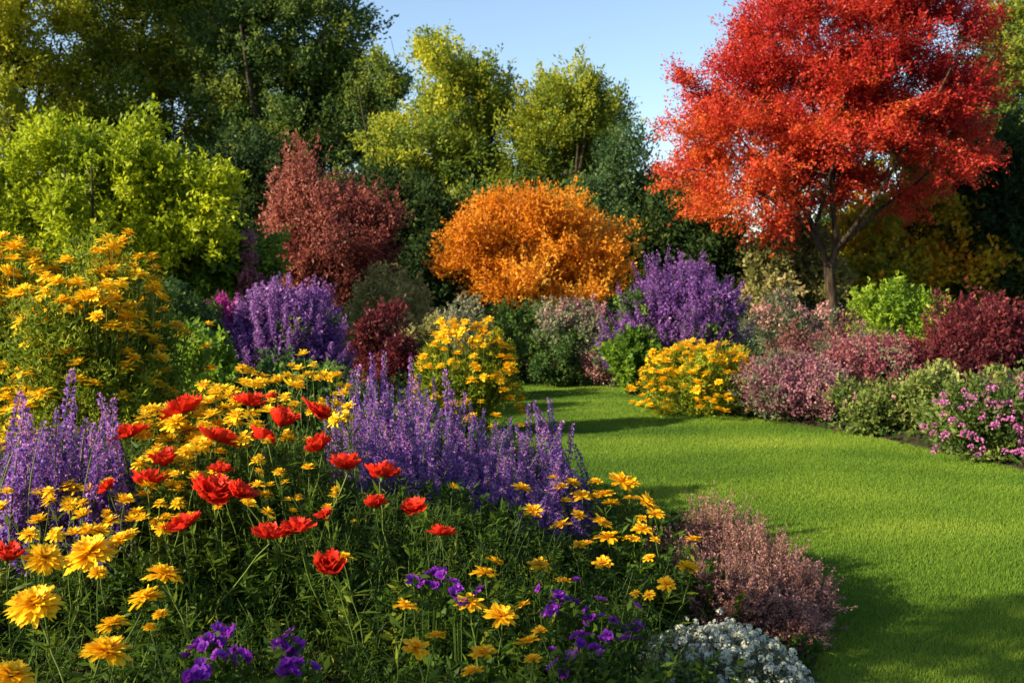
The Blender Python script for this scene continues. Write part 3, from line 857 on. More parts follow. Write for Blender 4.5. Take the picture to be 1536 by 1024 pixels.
ytop = lambda x: np.interp(x, [480, 520, 545, 570, 600, 625, 660, 700, 740, 790, 830, 860], [600, 570, 545, 535, 560, 545, 565, 590, 605, 608, 618, 640])
G_S = 'purple spikes in the dense drift beside the lawn'
for x, y, d, lb in [(858, 642, 4.45, 'last purple spike at the lawn end, leaning out alone'), (577, 533, 4.45, 'tallest purple spike of the drift, beside another almost as tall'), (558, 538, 4.4, 'purple spike left of the tallest one, almost as tall'),
                    (616, 540, 4.4, 'tall pink-tipped spike standing clear against the dark red shrub'), (668, 562, 4.35, 'tall spike standing in front of the yellow daisy bush'),
                    (825, 604, 4.4, 'straight purple spike against the lawn, second from the lawn end'), (803, 606, 4.4, 'straight purple spike against the lawn, third from the lawn end')]:
    salvia(lb, G_S, x, y, d)
for row, (off, d, n) in enumerate([(14, 4.5, 30), (46, 4.25, 34), (82, 4.0, 36), (112, 3.8, 36), (142, 3.62, 32)]):
    for i in range(n):
        x = 488 + row * 9 + (370 - row * 9) * (i + FR.uniform(-.4, .4)) / (n - 1)
        salvia(['purple spike in the back row of the dense drift', 'purple spike within the dense drift beside the lawn', 'purple spike within the dense drift beside the lawn',
                'purple spike along the front of the dense drift', 'low purple spike along the very front of the dense drift'][row], G_S, x, ytop(x) + off + FR.uniform(-18, 26), d + FR.uniform(-.12, .12), rs=FR.uniform(.8, 1.15))
G_S2 = 'lavender spikes at the left edge of the bed'
for x, y, lb in [(107, 562, 'tallest lavender spike of the left-hand clump'), (30, 594, 'tall lavender spike near the left edge'), (152, 598, 'tall lavender spike nearest the lemon blooms'), (170, 602, 'lavender spike with browned curling tip beside the red flower')]:
    salvia(lb, G_S2, x, y, 3.25, rs=1.2)
for i in range(64):
    x = FR.uniform(-12, 188)
    salvia('lavender spike inside the dense left-hand clump', G_S2, x, np.interp(x, [-10, 40, 60, 105, 125, 160, 190], [612, 600, 625, 590, 625, 612, 640]) + FR.uniform(5, 130), FR.uniform(2.95, 3.35), rs=FR.uniform(.8, 1.2))


# ------------------------------------------------------------------ shrubs of the borders
def shrub_blobs(px, ytop, ybase, d, wpx, r, n=7, dr=None):
    """uneven mound of lobes from the ground to ytop"""
    k = d / F; c = at(px, ybase, d); top = at(px, ytop, d)[2]; g = 0.02
    W = wpx * k / 2; H = max(top - g, .1); Dp = dr if dr else W * .8
    out = [(np.array([c[0], d, g + H * .42]), np.array([W * .72, Dp * .75, H * .44]))]
    for i in range(n):
        a = 2 * math.pi * i / n + r.uniform(-.3, .3); q = r.uniform(.4, .62)
        hz = H * r.uniform(.34, .70)
        s = r.uniform(.30, .42)
        out.append((np.array([c[0] + math.cos(a) * W * q, d + math.sin(a) * Dp * q, g + hz]), np.array([W * s, Dp * s, min(H * s * .8, H - hz)])))
    out.append((np.array([c[0] + r.uniform(-.2, .2) * W, d, g + H * .72]), np.array([W * .42, Dp * .42, H * .26])))
    return out


def shrub(name, label, px, ytop, ybase, d, wpx, mat, leaf, ns, cat='shrub', group=None, bloom=None, dr=None):
    SEED[0] += 1; r = np.random.default_rng(SEED[0])
    base = at(px, 430, d); base[2] = gz(base[0], d)
    root = thing(name, label, cat, base, group)
    bl = shrub_blobs(px, ytop, ybase, d, wpx, r, dr=dr)
    mb = MB()
    tg = targets(bl, 26, r, .1, .7)
    P = np.stack([bez(base + np.array([r.normal(0, .04), r.normal(0, .04), -.02]), (base + t) / 2 + np.array([0, 0, -.1]) * r.random(), t, 5) for t in tg])
    tubes(mb, P, np.tile(np.linspace(.009, .003, 5), (26, 1)), 5)
    leaf = dict(leaf); leaf.setdefault('sub', (max(16, ns // 16), .17 * wpx * d / F))
    leaf['nl'] = int(leaf['nl'] * 1.3); leaf['L'] *= .86; leaf['W'] *= .82
    mb.build('stems', M['bark'], root, base, smooth=True)
    mb = MB(); leaves(mb, *crown(bl, ns, seed=SEED[0], **leaf)); mb.build('foliage', M[mat], root, base)
    if bloom:
        bmat, bns, bk, zlo = bloom
        P, D, N, L, W, T = crown(bl, bns, seed=SEED[0] + 1, **bk)
        c = np.array([base[0], d, 0]); top = at(px, ytop, d)[2]
        keep = P[:, 2] > zlo * top + r.normal(0, .08, len(P)) * top
        mb = MB(); leaves(mb, P[keep], D[keep], N[keep], L[keep], W[keep], T[keep]); mb.build('blossoms', M[bmat], root, base)
    return root, base, bl


sm = dict(ls=.16, nl=14, sr=.03, L=.055, W=.028, up=.6, outw=.7, shell=.45, tvar=.14, pv=.5, ps=2.5)
fine = dict(ls=.15, nl=16, sr=.022, L=.032, W=.020, up=.7, outw=.8, shell=.72, tvar=.15, pv=.4, ps=2.5)
def q_(b, **k):
    z = dict(b); z.update(k); return z

shrub('olive_shrub', 'olive green shrub in front of the gap between burgundy shrub and orange tree', 595, 393, 560, 13.5, 150, 'olive', q_(sm, ls=.26, L=.075, W=.035, tmid=.42), 620)
shrub('dark_red_shrub', 'low dark red shrub right of the lilac-purple bush', 572, 462, 590, 10.6, 125, 'barberry', q_(sm, tmid=.5), 700)
shrub('green_shrub', 'low green shrub under the orange tree left of the pinkish lilac shrub', 760, 462, 560, 13.4, 150, 'shrub_green', q_(sm, tmid=.5), 520)
shrub('sage_shrub', 'grey-green shrub just behind the middle yellow bush', 690, 450, 560, 12.6, 110, 'sage', q_(sm, tmid=.45), 420)
shrub('olive_shrub', 'small yellowish olive shrub between dark red shrub and middle yellow bush', 640, 480, 590, 11.2, 70, 'olive', q_(sm, tmid=.4), 320)
shrub('lilac_shrub', 'grey-green shrub with pinkish lilac blossom at its top left of the round purple bush', 862, 448, 565, 12.8, 130, 'sage', q_(sm, tmid=.4), 480, bloom=('mauve', 300, q_(fine, L=.04, W=.03, tmid=.7), .72))
shrub('green_shrub', 'dark green mound below the pinkish lilac shrub', 830, 495, 570, 12.6, 110, 'shrub_green', q_(sm, tmid=.4), 400)
shrub('pink_groundcover', 'low pale pink flowering mound at the far end of the lawn', 825, 533, 575, 13.3, 95, 'sage', q_(sm, tmid=.4), 240, 'plant', 'low pink mounds at the far end of the lawn', ('dusk_pink', 300, q_(fine, tmid=.5), .25))
shrub('pink_groundcover', 'taller pink mound at the lawn end beside the purple bush foot', 905, 524, 580, 12.6, 90, 'sage', q_(sm, tmid=.4), 240, 'plant', 'low pink mounds at the far end of the lawn', ('dusk_pink', 320, q_(fine, tmid=.5), .25))
shrub('green_plant', 'leafy bright green plant at the foot of the round purple bush', 948, 500, 590, 11.6, 90, 'lime_low', q_(sm, L=.07, W=.045, tmid=.3), 420, 'plant')
shrub('sedum_shrub', 'pale pink topped grey-green shrub at the foot of the maple trunk', 1180, 445, 560, 14.2, 140, 'sage', q_(sm, tmid=.35), 520, bloom=('dusk_pink', 360, q_(fine, L=.045, W=.03, tmid=.6), .68))
shrub('sedum_shrub', 'small pink topped shrub right behind the maple trunk', 1275, 458, 560, 18.0, 60, 'sage', q_(sm, tmid=.35), 260, bloom=('dusk_pink', 200, q_(fine, L=.045, W=.03, tmid=.6), .68))
shrub('lime_shrub', 'fresh lime green shrub right of the maple trunk', 1340, 420, 565, 12.2, 155, 'lime_low', q_(sm, ls=.22, L=.07, W=.035, tmid=.62), 760)
shrub('dusky_shrub', 'dull wine pink shrub behind the mauve mounds under the maple', 1225, 496, 600, 10.9, 175, 'russet', q_(sm, L=.045, tmid=.45), 600, bloom=('mauve', 200, q_(fine, tmid=.4), .6))
GM = 'mauve heather mounds along the border'
shrub('mauve_heather', 'broad mauve heather mound next to the right-hand yellow bush', 1195, 536, 640, 9.3, 215, 'sage', q_(sm, L=.04, W=.018, tmid=.2), 420, 'shrub', GM, ('mauve', 1500, q_(fine, tmid=.5), .22))
shrub('mauve_heather', 'rosy mauve heather mound beside the wine red barberry', 1315, 508, 640, 9.5, 225, 'sage', q_(sm, L=.04, W=.018, tmid=.15), 420, 'shrub', GM, ('rose', 1700, q_(fine, tmid=.52), .22))
shrub('mauve_heather', 'smallest mauve heather tuft at the lawn edge by the yellow bush', 1097, 576, 625, 9.75, 52, 'sage', q_(sm, L=.04, W=.018, tmid=.2), 130, 'shrub', GM, ('mauve', 260, q_(fine, tmid=.45), .2))
shrub('barberry', 'wine red barberry bush at the right edge of the border', 1462, 448, 620, 9.3, 235, 'barberry', q_(sm, ls=.24, tmid=.5, up=.8), 1500)
shrub('barberry', 'thin upright wine red barberry shoot rising behind the big one', 1470, 408, 600, 9.9, 46, 'barberry', q_(sm, ls=.2, tmid=.42, up=.9), 200)
shrub('green_perennial', 'yellow-green leafy mound between mauve heather and magenta flowers', 1402, 560, 668, 8.3, 115, 'peren', q_(sm, tmid=.5), 520, 'plant')
shrub('green_perennial', 'low green mound with pale pink tips at the lawn edge', 1305, 588, 668, 8.5, 120, 'peren', q_(sm, tmid=.32), 460, 'plant', None, ('dusk_pink', 170, q_(fine, tmid=.6), .75))
shrub('green_perennial', 'grey-pink leafy mound at the right edge above the magenta flowers', 1515, 556, 690, 7.9, 110, 'peren', q_(sm, tmid=.2), 460, 'plant', None, ('mauve', 160, q_(fine, tmid=.6), .7))
pr, pb, pbl = shrub('magenta_phlox', 'green mound covered with magenta-pink flower heads at the right edge', 1468, 588, 705, 7.3, 175, 'peren', q_(sm, tmid=.25), 560, 'plant')
shrub('green_shrub', 'dark green shrub hidden behind the lavender spikes, added to shade the lawn', 560, 600, 700, 7.4, 130, 'shrub_green', q_(sm, tmid=.35), 480)  # unseen behind the spikes, added to throw a shadow onto the lawn
shrub('green_shrub', 'green leafy mound between lilac-purple bush and lemon blooms', 300, 492, 640, 7.2, 130, 'lime_low', q_(sm, L=.06, W=.04, tmid=.25), 620)
shrub('green_shrub', 'dark green mound in front of the lilac-purple bush', 440, 520, 660, 7.6, 190, 'shrub_green', q_(sm, L=.06, W=.035, tmid=.5), 620)
shrub('green_shrub', 'dark green shrub in the shade behind the left-hand daisy bush', 250, 430, 640, 9.0, 190, 'shrub_green', q_(sm, L=.07, W=.04, tmid=.3), 700)
shrub('plum_shrub', 'small plum coloured shrub tip showing between lime tree and burgundy shrub', 378, 348, 560, 12.1, 34, 'mauve', q_(sm, tmid=.3), 260)


# phlox heads, flower spikes and daisy heads as parts
def ball_mesh(seed, mat, n=26, rad=.03, s=.020):
    r = np.random.default_rng(seed); mb = MB()
    u = nrm(r.normal(size=(n, 3)) + np.array([0, 0, .5]))
    leaves(mb, u * rad * .6, nrm(u + r.normal(0, .5, (n, 3))), nrm(r.normal(size=(n, 3)) + u), s, s * .8, np.clip(r.normal(.5, .22, n), 0, 1), wide=.6)
    return mb.mesh('flower_head', M[mat])


PHLOX = [ball_mesh(s, 'phlox') for s in range(3)]
r = np.random.default_rng(9)
for i in range(92):
    fx = r.uniform(-1, 1); fz = r.uniform(.12, 1.0)
    if fx * fx * .8 + (fz - .35) ** 2 * 1.5 > .95:
        continue
    kk = 7.3 / F
    q = np.array([pb[0] + fx * 92 * kk, 7.3 - .44 * math.sqrt(max(.03, 1 - .9 * fx * fx)) * math.sqrt(max(.05, 1.02 - fz * fz * .8)) + r.normal(0, .02), fz * .56])
    put('flower_head', PHLOX[r.integers(3)], pr, q - pb, (0, 0, r.uniform(0, 6)), r.uniform(.6, 1.1))


def spike_bush(name, label, px, ytop, ybase, d, wpx, nsp, mat, lmat, ln, rad, seed, zlo=.35, shift=0., group=None, fol=600):
    r = np.random.default_rng(seed)
    root, base, bl = shrub(name, label, px, ytop + (ybase - ytop) * .30, ybase, d, wpx * .84, lmat, q_(sm, L=.06, W=.03, tmid=.4), fol, 'bush', group)
    fb = shrub_blobs(px, ytop + ln * .45 * F / d, ybase, d, wpx * .92, r)
    P, D, N, L_, W_, T = crown(fb, fol * 3, seed=seed, **q_(fine, ls=.22, L=.042, W=.026, up=1.0, tmid=.48 + shift, shell=.6))
    tz = at(px, ytop, d)[2]
    kp = P[:, 2] > (zlo + .05 + r.normal(0, .07, len(P))) * tz
    mb = MB(); leaves(mb, P[kp], D[kp], N[kp], L_[kp], W_[kp], T[kp]); mb.build('blossoms', M[mat], root, base)
    V = [spike_mesh(seed * 10 + i, ln, rad, mat, .014, 5, shift, .028) for i in range(4)]
    k = d / F; W = wpx * k / 2; top = at(px, ytop, d)[2]
    cnt = 0
    for i in range(nsp * 3):
        if cnt >= nsp:
            break
        a = r.uniform(0, 2 * math.pi); el = math.asin(r.uniform(zlo, 1.0))
        if math.sin(a) > .35:
            continue
        u = np.array([math.cos(a) * math.cos(el), math.sin(a) * math.cos(el), math.sin(el)])
        p = np.array([base[0] + u[0] * W * .92, d + u[1] * W * .85, max(.1, u[2] * (top - ln * .75))]) + r.normal(0, .05, 3)
        ax = nrm(u * np.array([.55, .55, .3]) + np.array([0, 0, .75]) + r.normal(0, .10, 3))
        put('flower_spike', V[r.integers(4)], root, p - base - ax * ln * .25, Vector(ax).to_track_quat('Z', 'Y').to_euler(), r.uniform(.75, 1.2))
        cnt += 1
    return root, base


spike_bush('purple_bush', 'round bush covered in deep purple flower spikes left of the maple trunk', 1014, 376, 590, 12.3, 240, 100, 'purple', 'shrub_green', .34, .048, 31, .18, .0, None, 700)
spike_bush('purple_bush', 'lilac-purple spiked bush behind the lemon blooms, left of the dark red shrub', 425, 414, 600, 9.2, 225, 100, 'purple', 'shrub_green', .27, .036, 32, .36, .06, None, 700)
spike_bush('magenta_bush', 'small magenta spiked bush at the left flank of the lilac-purple one', 332, 432, 600, 9.3, 58, 26, 'magenta', 'shrub_green', .22, .038, 33, .45, 0, None, 300)


def head_bush(name, label, px, ytop, ybase, d, wpx, nh, dia, seed, heads, zpow, lmat, fol, wdeep=None, yfront=.3, lk=None, bloom=None, fdrop=16):
    r = np.random.default_rng(seed)
    root, base, bl = shrub(name, label, px, ytop + fdrop, ybase, d, wpx * .86, lmat, lk or q_(sm, L=.06, W=.018, tmid=.45, up=.9), fol, 'bush', None, bloom)
    k = d / F; W = wpx * k / 2; top = at(px, ytop, d)[2]
    stems = MB(); done = []
    for i in range(nh * 12):
        if len(done) >= nh:
            break
        a = r.uniform(0, 2 * math.pi)
        if math.sin(a) > yfront:
            continue
        sz = 1 - r.random() ** zpow * .93
        el = math.asin(sz); c = math.cos(el) ** .8
        p = np.array([base[0] + math.cos(a) * c * W, d + math.sin(a) * c * (wdeep or W), max(.12, sz * top * r.uniform(.93, 1.03))]) + r.normal(0, .02, 3)
        if p[0] < -.58 * p[1] or any(np.linalg.norm(p - q) < dia * .5 for q in done):
            continue
        done.append(p)
        rot = (r.normal(.05, .2), r.normal(-.08, .2), r.uniform(0, 6.28))
        put('flower_head', heads[r.integers(len(heads))], root, p - base, rot, np.array([1, 1, .95]) * dia / .104 * r.uniform(.75, 1.2))
        e = p - base - np.array([0, 0, .01]); s0 = e * np.array([.75, .75, .6])
        tubes(stems, bez(s0, (s0 + e) / 2 + np.array([e[0], e[1], 0]) * .06, e, 5), np.full(5, .0028), 4, r.uniform(.3, .8))
    stems.build('stems', M['stem'], root)
    return root


LM('daisy_green', (.030, .065, .006), (.075, .125, .008), (.15, .20, .012), (.30, .33, .025), trans=.42, spec=.12)
lkd = dict(ls=.2, nl=20, sr=.03, L=.036, W=.013, up=.8, outw=.6, shell=.6, tvar=.14, pv=.4, ps=2.5, tmid=.5, sub=(90, .15))
BUSH = PUFFO + PUFF[:2]
gb_ = lambda n, z: ('gold_petal', n, q_(fine, L=.035, W=.026, tmid=.55), z)
head_bush('yellow_daisy_bush', 'broad bush of golden daisies cut by the left edge in front of the lime tree', 15, 362, 860, 4.85, 330, 100, .106, 41, BUSH, 1.5, 'daisy_green', 2500, .5, .0, lkd, gb_(260, .70), 24)
head_bush('yellow_daisy_bush', 'taller narrow bush of golden daisies reaching up beside the lime tree', 190, 356, 860, 4.75, 200, 98, .100, 45, BUSH, 1.4, 'daisy_green', 1500, .32, .1, lkd, gb_(120, .70), 24)
head_bush('yellow_daisy_bush', 'lower front bush of golden daisies between the other two, behind the lavender spikes', 125, 405, 860, 4.5, 270, 96, .098, 46, BUSH, 1.15, 'daisy_green', 1500, .34, .1, lkd, gb_(110, .60), 24)
head_bush('yellow_bush', 'golden flat-topped flower bush at the far left corner of the lawn', 700, 482, 650, 8.5, 172, 100, .108, 42, PUFFO + PUFF[:1], 1.5, 'daisy_green', 900, None, .3, q_(sm, L=.06, W=.02, tmid=.68, up=.9), ('gold_petal', 90, q_(fine, L=.05, W=.04, tmid=.5), .78))
head_bush('yellow_bush', 'bright golden bush on the right border next to the mauve heather', 1050, 510, 622, 9.9, 200, 100, .112, 43, PUFFO + PUFF[:1], 1.1, 'daisy_green', 900, None, .2, q_(sm, L=.06, W=.02, tmid=.8, up=.9), ('gold_petal', 160, q_(fine, L=.05, W=.04, tmid=.5), .5))
head_bush('yellow_plant', 'small yellow flowering plant beside the big daisy bush', 292, 470, 640, 6.4, 60, 16, .085, 44, PUFFO, .8, 'lime_low', 200)

# ------------------------------------------------------------------ low plants at the front
def heather(label, px, ytop, d, wpx, hn, seed):
    r = np.random.default_rng(seed)
    k = d / F; W = wpx * k / 2; top = at(px, ytop, d)[2]
    base = at(px, 430, d); base[2] = gz(base[0], d)
    root = thing('heather', label, 'plant', base, 'pink heather tufts at the lawn corner of the bed')
    H = top - base[2]
    a = r.uniform(0, 2 * math.pi, hn); q = np.sqrt(r.random(hn))
    foot = np.stack([np.cos(a) * q * W * .45, np.sin(a) * q * W * .45, np.zeros(hn)], axis=-1)
    tip = np.stack([np.cos(a) * q * W, np.sin(a) * q * W, H * np.sqrt(np.clip(1 - (q * .93) ** 2, 0, 1)) * r.uniform(.60, 1.14, hn) ], axis=-1) + r.normal(0, .022, (hn, 3)) + r.normal(0, .05, (hn, 1)) * np.array([1., .6, -.2]) * H
    mid = (foot + tip) / 2 + np.array([0, 0, .12]) * H + r.normal(0, .015, (hn, 3))
    m = 6; t = np.linspace(0, 1, m)[None, :, None]
    P = (1 - t) ** 2 * foot[:, None] + 2 * t * (1 - t) * mid[:, None] + t ** 2 * tip[:, None]
    mb = MB(); tubes(mb, P, np.tile(np.linspace(.0016, .0008, m), (hn, 1)), 3, r.uniform(.1, .8, hn)); mb.build('stems', M['dry_stem'], root)
    nb = 34
    f = r.uniform(.30, 1.02, (hn, nb)) ** .8
    tt = f[..., None]
    B = (1 - tt) ** 2 * foot[:, None] + 2 * tt * (1 - tt) * mid[:, None] + tt ** 2 * tip[:, None] + r.normal(0, .004, (hn, nb, 3))
    ax = nrm(tip - foot)[:, None]
    D = nrm(ax * .6 + r.normal(0, .6, (hn, nb, 3)))
    T = np.clip(.42 + r.normal(0, .14, (hn, 1)) + r.normal(0, .18, (hn, nb)), 0, 1)
    green = (f < .55) & (r.random((hn, nb)) < .55)
    s = r.uniform(.007, .014, (hn, nb))
    mb = MB(); g = ~green
    leaves(mb, B[g], D[g], nrm(r.normal(size=B[g].shape)), s[g], s[g] * .55, T[g]); mb.build('blossoms', M['heather'], root)
    mb = MB()
    leaves(mb, B[green], D[green], nrm(r.normal(size=B[green].shape)), s[green] * 1.3, s[green] * .4, T[green]); mb.build('foliage', M['sage'], root)


heather('tallest pink heather tuft at the back, touching the orange daisies', 1075, 748, 4.15, 150, 380, 1)
heather('broad pink heather tuft at the centre of the heather group', 1140, 790, 3.85, 190, 520, 2)
heather('low pink heather tuft at the lawn corner', 1205, 846, 3.62, 130, 360, 3)
heather('shaded pink heather tuft directly behind the white cushion', 1090, 835, 3.45, 180, 460, 4)
heather('small pink heather tuft among the orange daisies', 1010, 800, 3.75, 110, 200, 5)
heather('lowest shaded heather tuft right of the white cushion', 1190, 895, 3.4, 120, 300, 6)

# white cushion
r = np.random.default_rng(55)
dC = 2.98
cb = at(1085, 430, dC); cb[2] = gz(cb[0], dC)
root = thing('white_cushion_plant', 'dense white flowered cushion at the bottom beside the pink heather', 'plant', cb)
Wc, Hc = 148 * dC / F, .205 - cb[2]
ncl = 500
a = r.uniform(0, 2 * math.pi, ncl); q = np.sqrt(r.random(ncl))
C = np.stack([np.cos(a) * q * Wc, np.sin(a) * q * Wc * .95, Hc * (1 - q ** 2.6) + r.normal(0, .017, ncl)], axis=-1)
C[:, 2] = np.maximum(C[:, 2], .01)
per = 22
u = nrm(r.normal(size=(ncl, per, 3)) + np.array([0, -.1, .55]))
rc = r.uniform(.006, .0140, ncl)[:, None, None]
P = C[:, None] + u * rc
D = nrm(np.cross(u, r.normal(size=u.shape)))
mb = MB(); leaves(mb, (P - D * rc * .4).reshape(-1, 3), D.reshape(-1, 3), u.reshape(-1, 3), np.repeat(rc[:, 0, 0], per) * 1.0, np.repeat(rc[:, 0, 0], per) * .9, np.clip(r.normal(.5, .22, ncl * per), 0, 1), wide=.5)
mb.build('blossoms', M['white'], root)
nf = 12000
a = r.uniform(0, 2 * math.pi, nf); q = np.sqrt(r.random(nf))
P = np.stack([np.cos(a) * q * Wc * .99, np.sin(a) * q * Wc * .95, np.maximum(.005, (Hc * (1 - q ** 2.6)) * r.uniform(.3, 1.0, nf) - .004)], axis=-1)
D = nrm(r.normal(size=(nf, 3)) + np.array([0, 0, .7]))
mb = MB(); leaves(mb, P, D, nrm(r.normal(size=(nf, 3)) + np.array([0, 0, .7])), r.uniform(.012, .022, nf), r.uniform(.004, .007, nf), r.uniform(.1, .8, nf)); mb.build('foliage', M['sage'], root)


# violet flowers
def violet_mesh(seed):
    r = np.random.default_rng(seed); mb = MB()
    petal_ring(mb, r, 5, .020, .021, 28, 8, .001, 0, rows=4, cols=4, tooth=.05, ruff=.12, prof=.75, cup=.3, tb=.25, tt=.7)
    petal_ring(mb, r, 3, .012, .013, 60, 45, .001, .002, rows=3, cols=3, tooth=.05, ruff=.12, prof=.75, cup=.3, tb=.2, tt=.6)
    return mb.mesh('violet_petals', M['violet'], smooth=True)


VIOL = [violet_mesh(s) for s in range(4)]
G_V = 'violet flower clumps low in the shade of the bed'
for x, y, rx, ry, nb, d, lb in [
    (640, 868, 30, 16, 12, 2.55, 'violet clump low between the lowest red flower and the middle daisies'),
    (692, 892, 26, 14, 7, 2.45, 'dim violet clump half hidden behind the middle yellow daisies'),
    (836, 903, 30, 26, 17, 2.62, 'deep violet clump under the small flat daisy'),
    (888, 922, 24, 18, 9, 2.62, 'pair-like violet clump between the two larger violet ones'),
    (945, 940, 26, 24, 14, 2.72, 'bright violet clump touching the white cushion'),
    (895, 965, 44, 22, 13, 2.5, 'shaded violet clump below the bright one, left of the white cushion'),
    (850, 975, 36, 26, 11, 2.4, 'darkest violet clump under the daisy against the violets'),
    (305, 962, 30, 20, 12, 2.02, 'violet clump at the bottom left, nearest the low golden flower'),
    (345, 985, 24, 16, 8, 1.98, 'middle violet clump of the bottom left group'),
    (426, 960, 20, 22, 11, 2.04, 'upright violet clump, farthest right of the bottom left group'),
    (438, 1002, 26, 16, 10, 1.95, 'violet clump under the upright one at the bottom edge'),
    (285, 1012, 26, 14, 8, 1.9, 'violet clump cut by the bottom edge, below the low golden flower'),
]:
    c = at(x, y, d); b = np.array([c[0], d + .03, 0.]); b[2] = min(gz(b[0], b[1]), c[2] - .1)
    root = thing('violet_plant', lb, 'plant', b, G_V)
    stm = MB(); lv = MB()
    for i in range(nb):
        p = c + np.array([FR.normal(0, rx * .55), 0, FR.normal(0, ry * .5)]) * d / F + np.array([0, FR.normal(0, .025), 0])
        put('blossom', VIOL[FR.integers(4)], root, p - b, (FR.normal(.45, .35), FR.normal(-.1, .4), FR.uniform(0, 6)), FR.uniform(.58, .95))
        e = p - b - np.array([0, 0, .003]); tubes(stm, bez(np.array([e[0] * .3, e[1] * .3, 0]), e * np.array([.8, .8, .6]), e, 5), np.linspace(.002, .0012, 5), 4, .3)
    n = 70
    P = FR.normal(0, 1, (n, 3)) * np.array([rx, rx * .7, ry]) * .8 * d / F + (c - b) - np.array([0, 0, .03])
    leaves(lv, P, nrm(FR.normal(size=(n, 3)) + np.array([0, 0, .3])), nrm(FR.normal(size=(n, 3)) * .5 + np.array([0, 0, 1.])), FR.uniform(.02, .04, n), FR.uniform(.010, .018, n), FR.uniform(.1, .6, n))
    stm.build('stems', M['stem'], root); lv.build('foliage', M['bed_green'], root)

# ------------------------------------------------------------------ undergrowth filling the bed
r = np.random.default_rng(808)
mb = MB(); st = MB()
n0 = 12500
X = r.uniform(-2.6, 1.25, n0); Y = r.uniform(1.25, 5.4, n0)
kp = (lawn_sd(X, Y) > .06) & (np.abs(X) < .62 * Y + .35)
# keep the undergrowth short where the low plants grow
X, Y = X[kp], Y[kp]
Z = np.maximum(soil_h(X, Y), 0)
# canopy height at each spot: just under the flower heads
lft = 1 - sstep(-.25, .55, X)
canL = np.interp(Y, [1.2, 1.9, 2.3, 2.65, 3.0, 3.4, 4.2, 5.4], [.36, .42, .46, .52, .64, .80, .72, .55])
canR = np.interp(Y, [1.2, 2.0, 2.5, 3.0, 3.6, 4.2, 5.4], [.30, .34, .36, .32, .38, .40, .26])
can = canL * lft + canR * (1 - lft)
edge = sstep(.03, .55, lawn_sd(X, Y))
H = np.maximum((can - Z) * (.25 + .75 * edge), .05) * r.uniform(.45, 1.06, len(X))
low = ((X - .66) / .30) ** 2 + ((Y - 2.98) / .32) ** 2 < 1
low |= ((X - .95) / .40) ** 2 + ((Y - 3.75) / .50) ** 2 < 1
H = np.where(low, H * .12, H)
slv = sstep(3.45, 3.75, Y) * (1 - sstep(4.6, 4.9, Y)) * sstep(-1.0, -.7, X) * (1 - sstep(.25, .45, X))
slv = np.maximum(slv, sstep(2.7, 2.95, Y) * (1 - sstep(3.5, 3.8, Y)) * (1 - sstep(-1.3, -1.1, X)))
s2 = sstep(3.0, 3.25, Y) * (1 - sstep(3.5, 3.8, Y)) * sstep(-.62, -.45, X) * (1 - sstep(.2, .4, X))
H = H * (1 - .6 * slv) * (1 - .42 * s2)
H = H * np.where((Y > 2.55) & (X < -.5), .84, 1)
H = H * (1 - .34 * (1 - sstep(2.4, 2.9, Y)) * (1 - sstep(-.1, .4, X)) * (.4 + 1.2 * lumpy(np.stack([X, Y, X * 0], axis=-1), 4, 6.)))
sel = (H > .04) & ~low
X, Y, Z, H = X[sel], Y[sel], Z[sel], H[sel]; n = len(X)
foot = np.stack([X, Y, Z - .01], axis=-1)
tip = foot + np.stack([r.normal(.01, .06, n), r.normal(0, .06, n), H], axis=-1)
mid = (foot + tip) / 2 + np.stack([r.normal(0, .03, n), r.normal(0, .03, n), H * .1], axis=-1)
m = 5; t = np.linspace(0, 1, m)[None, :, None]
tubes(st, (1 - t) ** 2 * foot[:, None] + 2 * t * (1 - t) * mid[:, None] + t ** 2 * tip[:, None], np.tile(np.linspace(.0018, .0008, m), (n, 1)), 3, r.uniform(0, .6, n))
nl = 42
f = r.uniform(.15, 1.03, (n, nl)); tt = f[..., None]
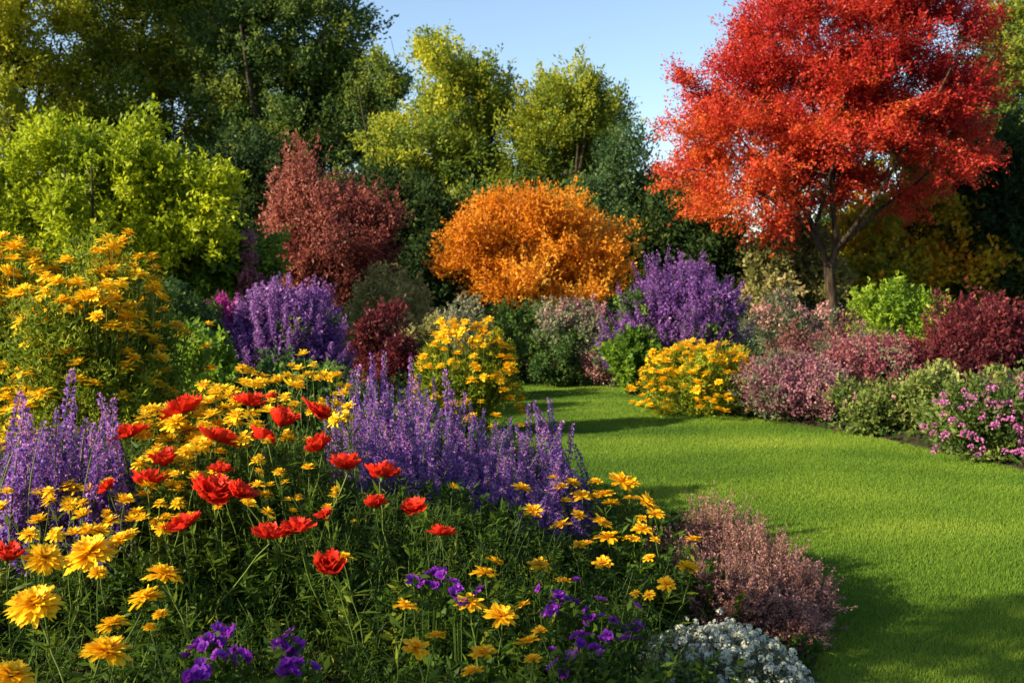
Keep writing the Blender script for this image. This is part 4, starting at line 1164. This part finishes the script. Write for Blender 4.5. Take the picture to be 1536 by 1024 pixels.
B = (1 - tt) ** 2 * foot[:, None] + 2 * tt * (1 - tt) * mid[:, None] + tt ** 2 * tip[:, None]
D = nrm(r.normal(size=(n, nl, 3)) * np.array([1, 1, .5]) + np.array([0, 0, .45]))
N = nrm(r.normal(size=(n, nl, 3)) * .5 + np.array([0, 0, 1.]))
fine_k = (lumpy(foot, 4.5, 2.0)[:, None] + r.normal(0, .15, (n, 1)) < .50)
L = np.where(fine_k, r.uniform(.010, .030, (n, nl)), r.uniform(.022, .050, (n, nl)))
Wd = np.where(fine_k, r.uniform(.0028, .0060, (n, nl)), r.uniform(.008, .017, (n, nl)))
B = B + r.normal(0, .014, (n, nl, 3)) * fine_k[..., None]
T = np.clip(.40 + r.normal(0, .17, (n, 1)) + r.normal(0, .13, (n, nl)), 0, 1)
leaves(mb, B.reshape(-1, 3), D.reshape(-1, 3), N.reshape(-1, 3), L.ravel(), Wd.ravel(), T.ravel())
und = thing('undergrowth', 'fine green stems and leaves filling the flower bed beneath the blooms', 'undergrowth', (0, 0, 0))
und['kind'] = 'stuff'
mb.build('leaves', M['bed_green'], und); st.build('stems', M['stem'], und)

# rough leafy cover between the shrubs of the borders
r = np.random.default_rng(909)
mb = MB(); n0 = 80000
X = r.uniform(-9, 9, n0); Y = r.uniform(4.6, 19, n0)
kp = (lawn_sd(X, Y) > .0) & (np.abs(X) < .58 * Y + .8)
X, Y = X[kp], Y[kp]; n = len(X)
e = sstep(.05, .6, lawn_sd(X, Y))
hh = r.random(n) ** 1.3 * (.05 + .22 * e)
P = np.stack([X, Y, np.maximum(soil_h(X, Y), 0) + hh], axis=-1)
leaves(mb, P, nrm(r.normal(size=(n, 3)) + np.array([0, 0, .6])), nrm(r.normal(size=(n, 3)) + np.array([0, 0, .8])), r.uniform(.05, .11, n), r.uniform(.02, .045, n), np.clip(.35 + r.normal(0, .2, n), 0, 1))
tag(mb.build('ground_cover', M['shrub_green']), label='low leafy ground cover between the border shrubs', cat='ground cover', kind='stuff')
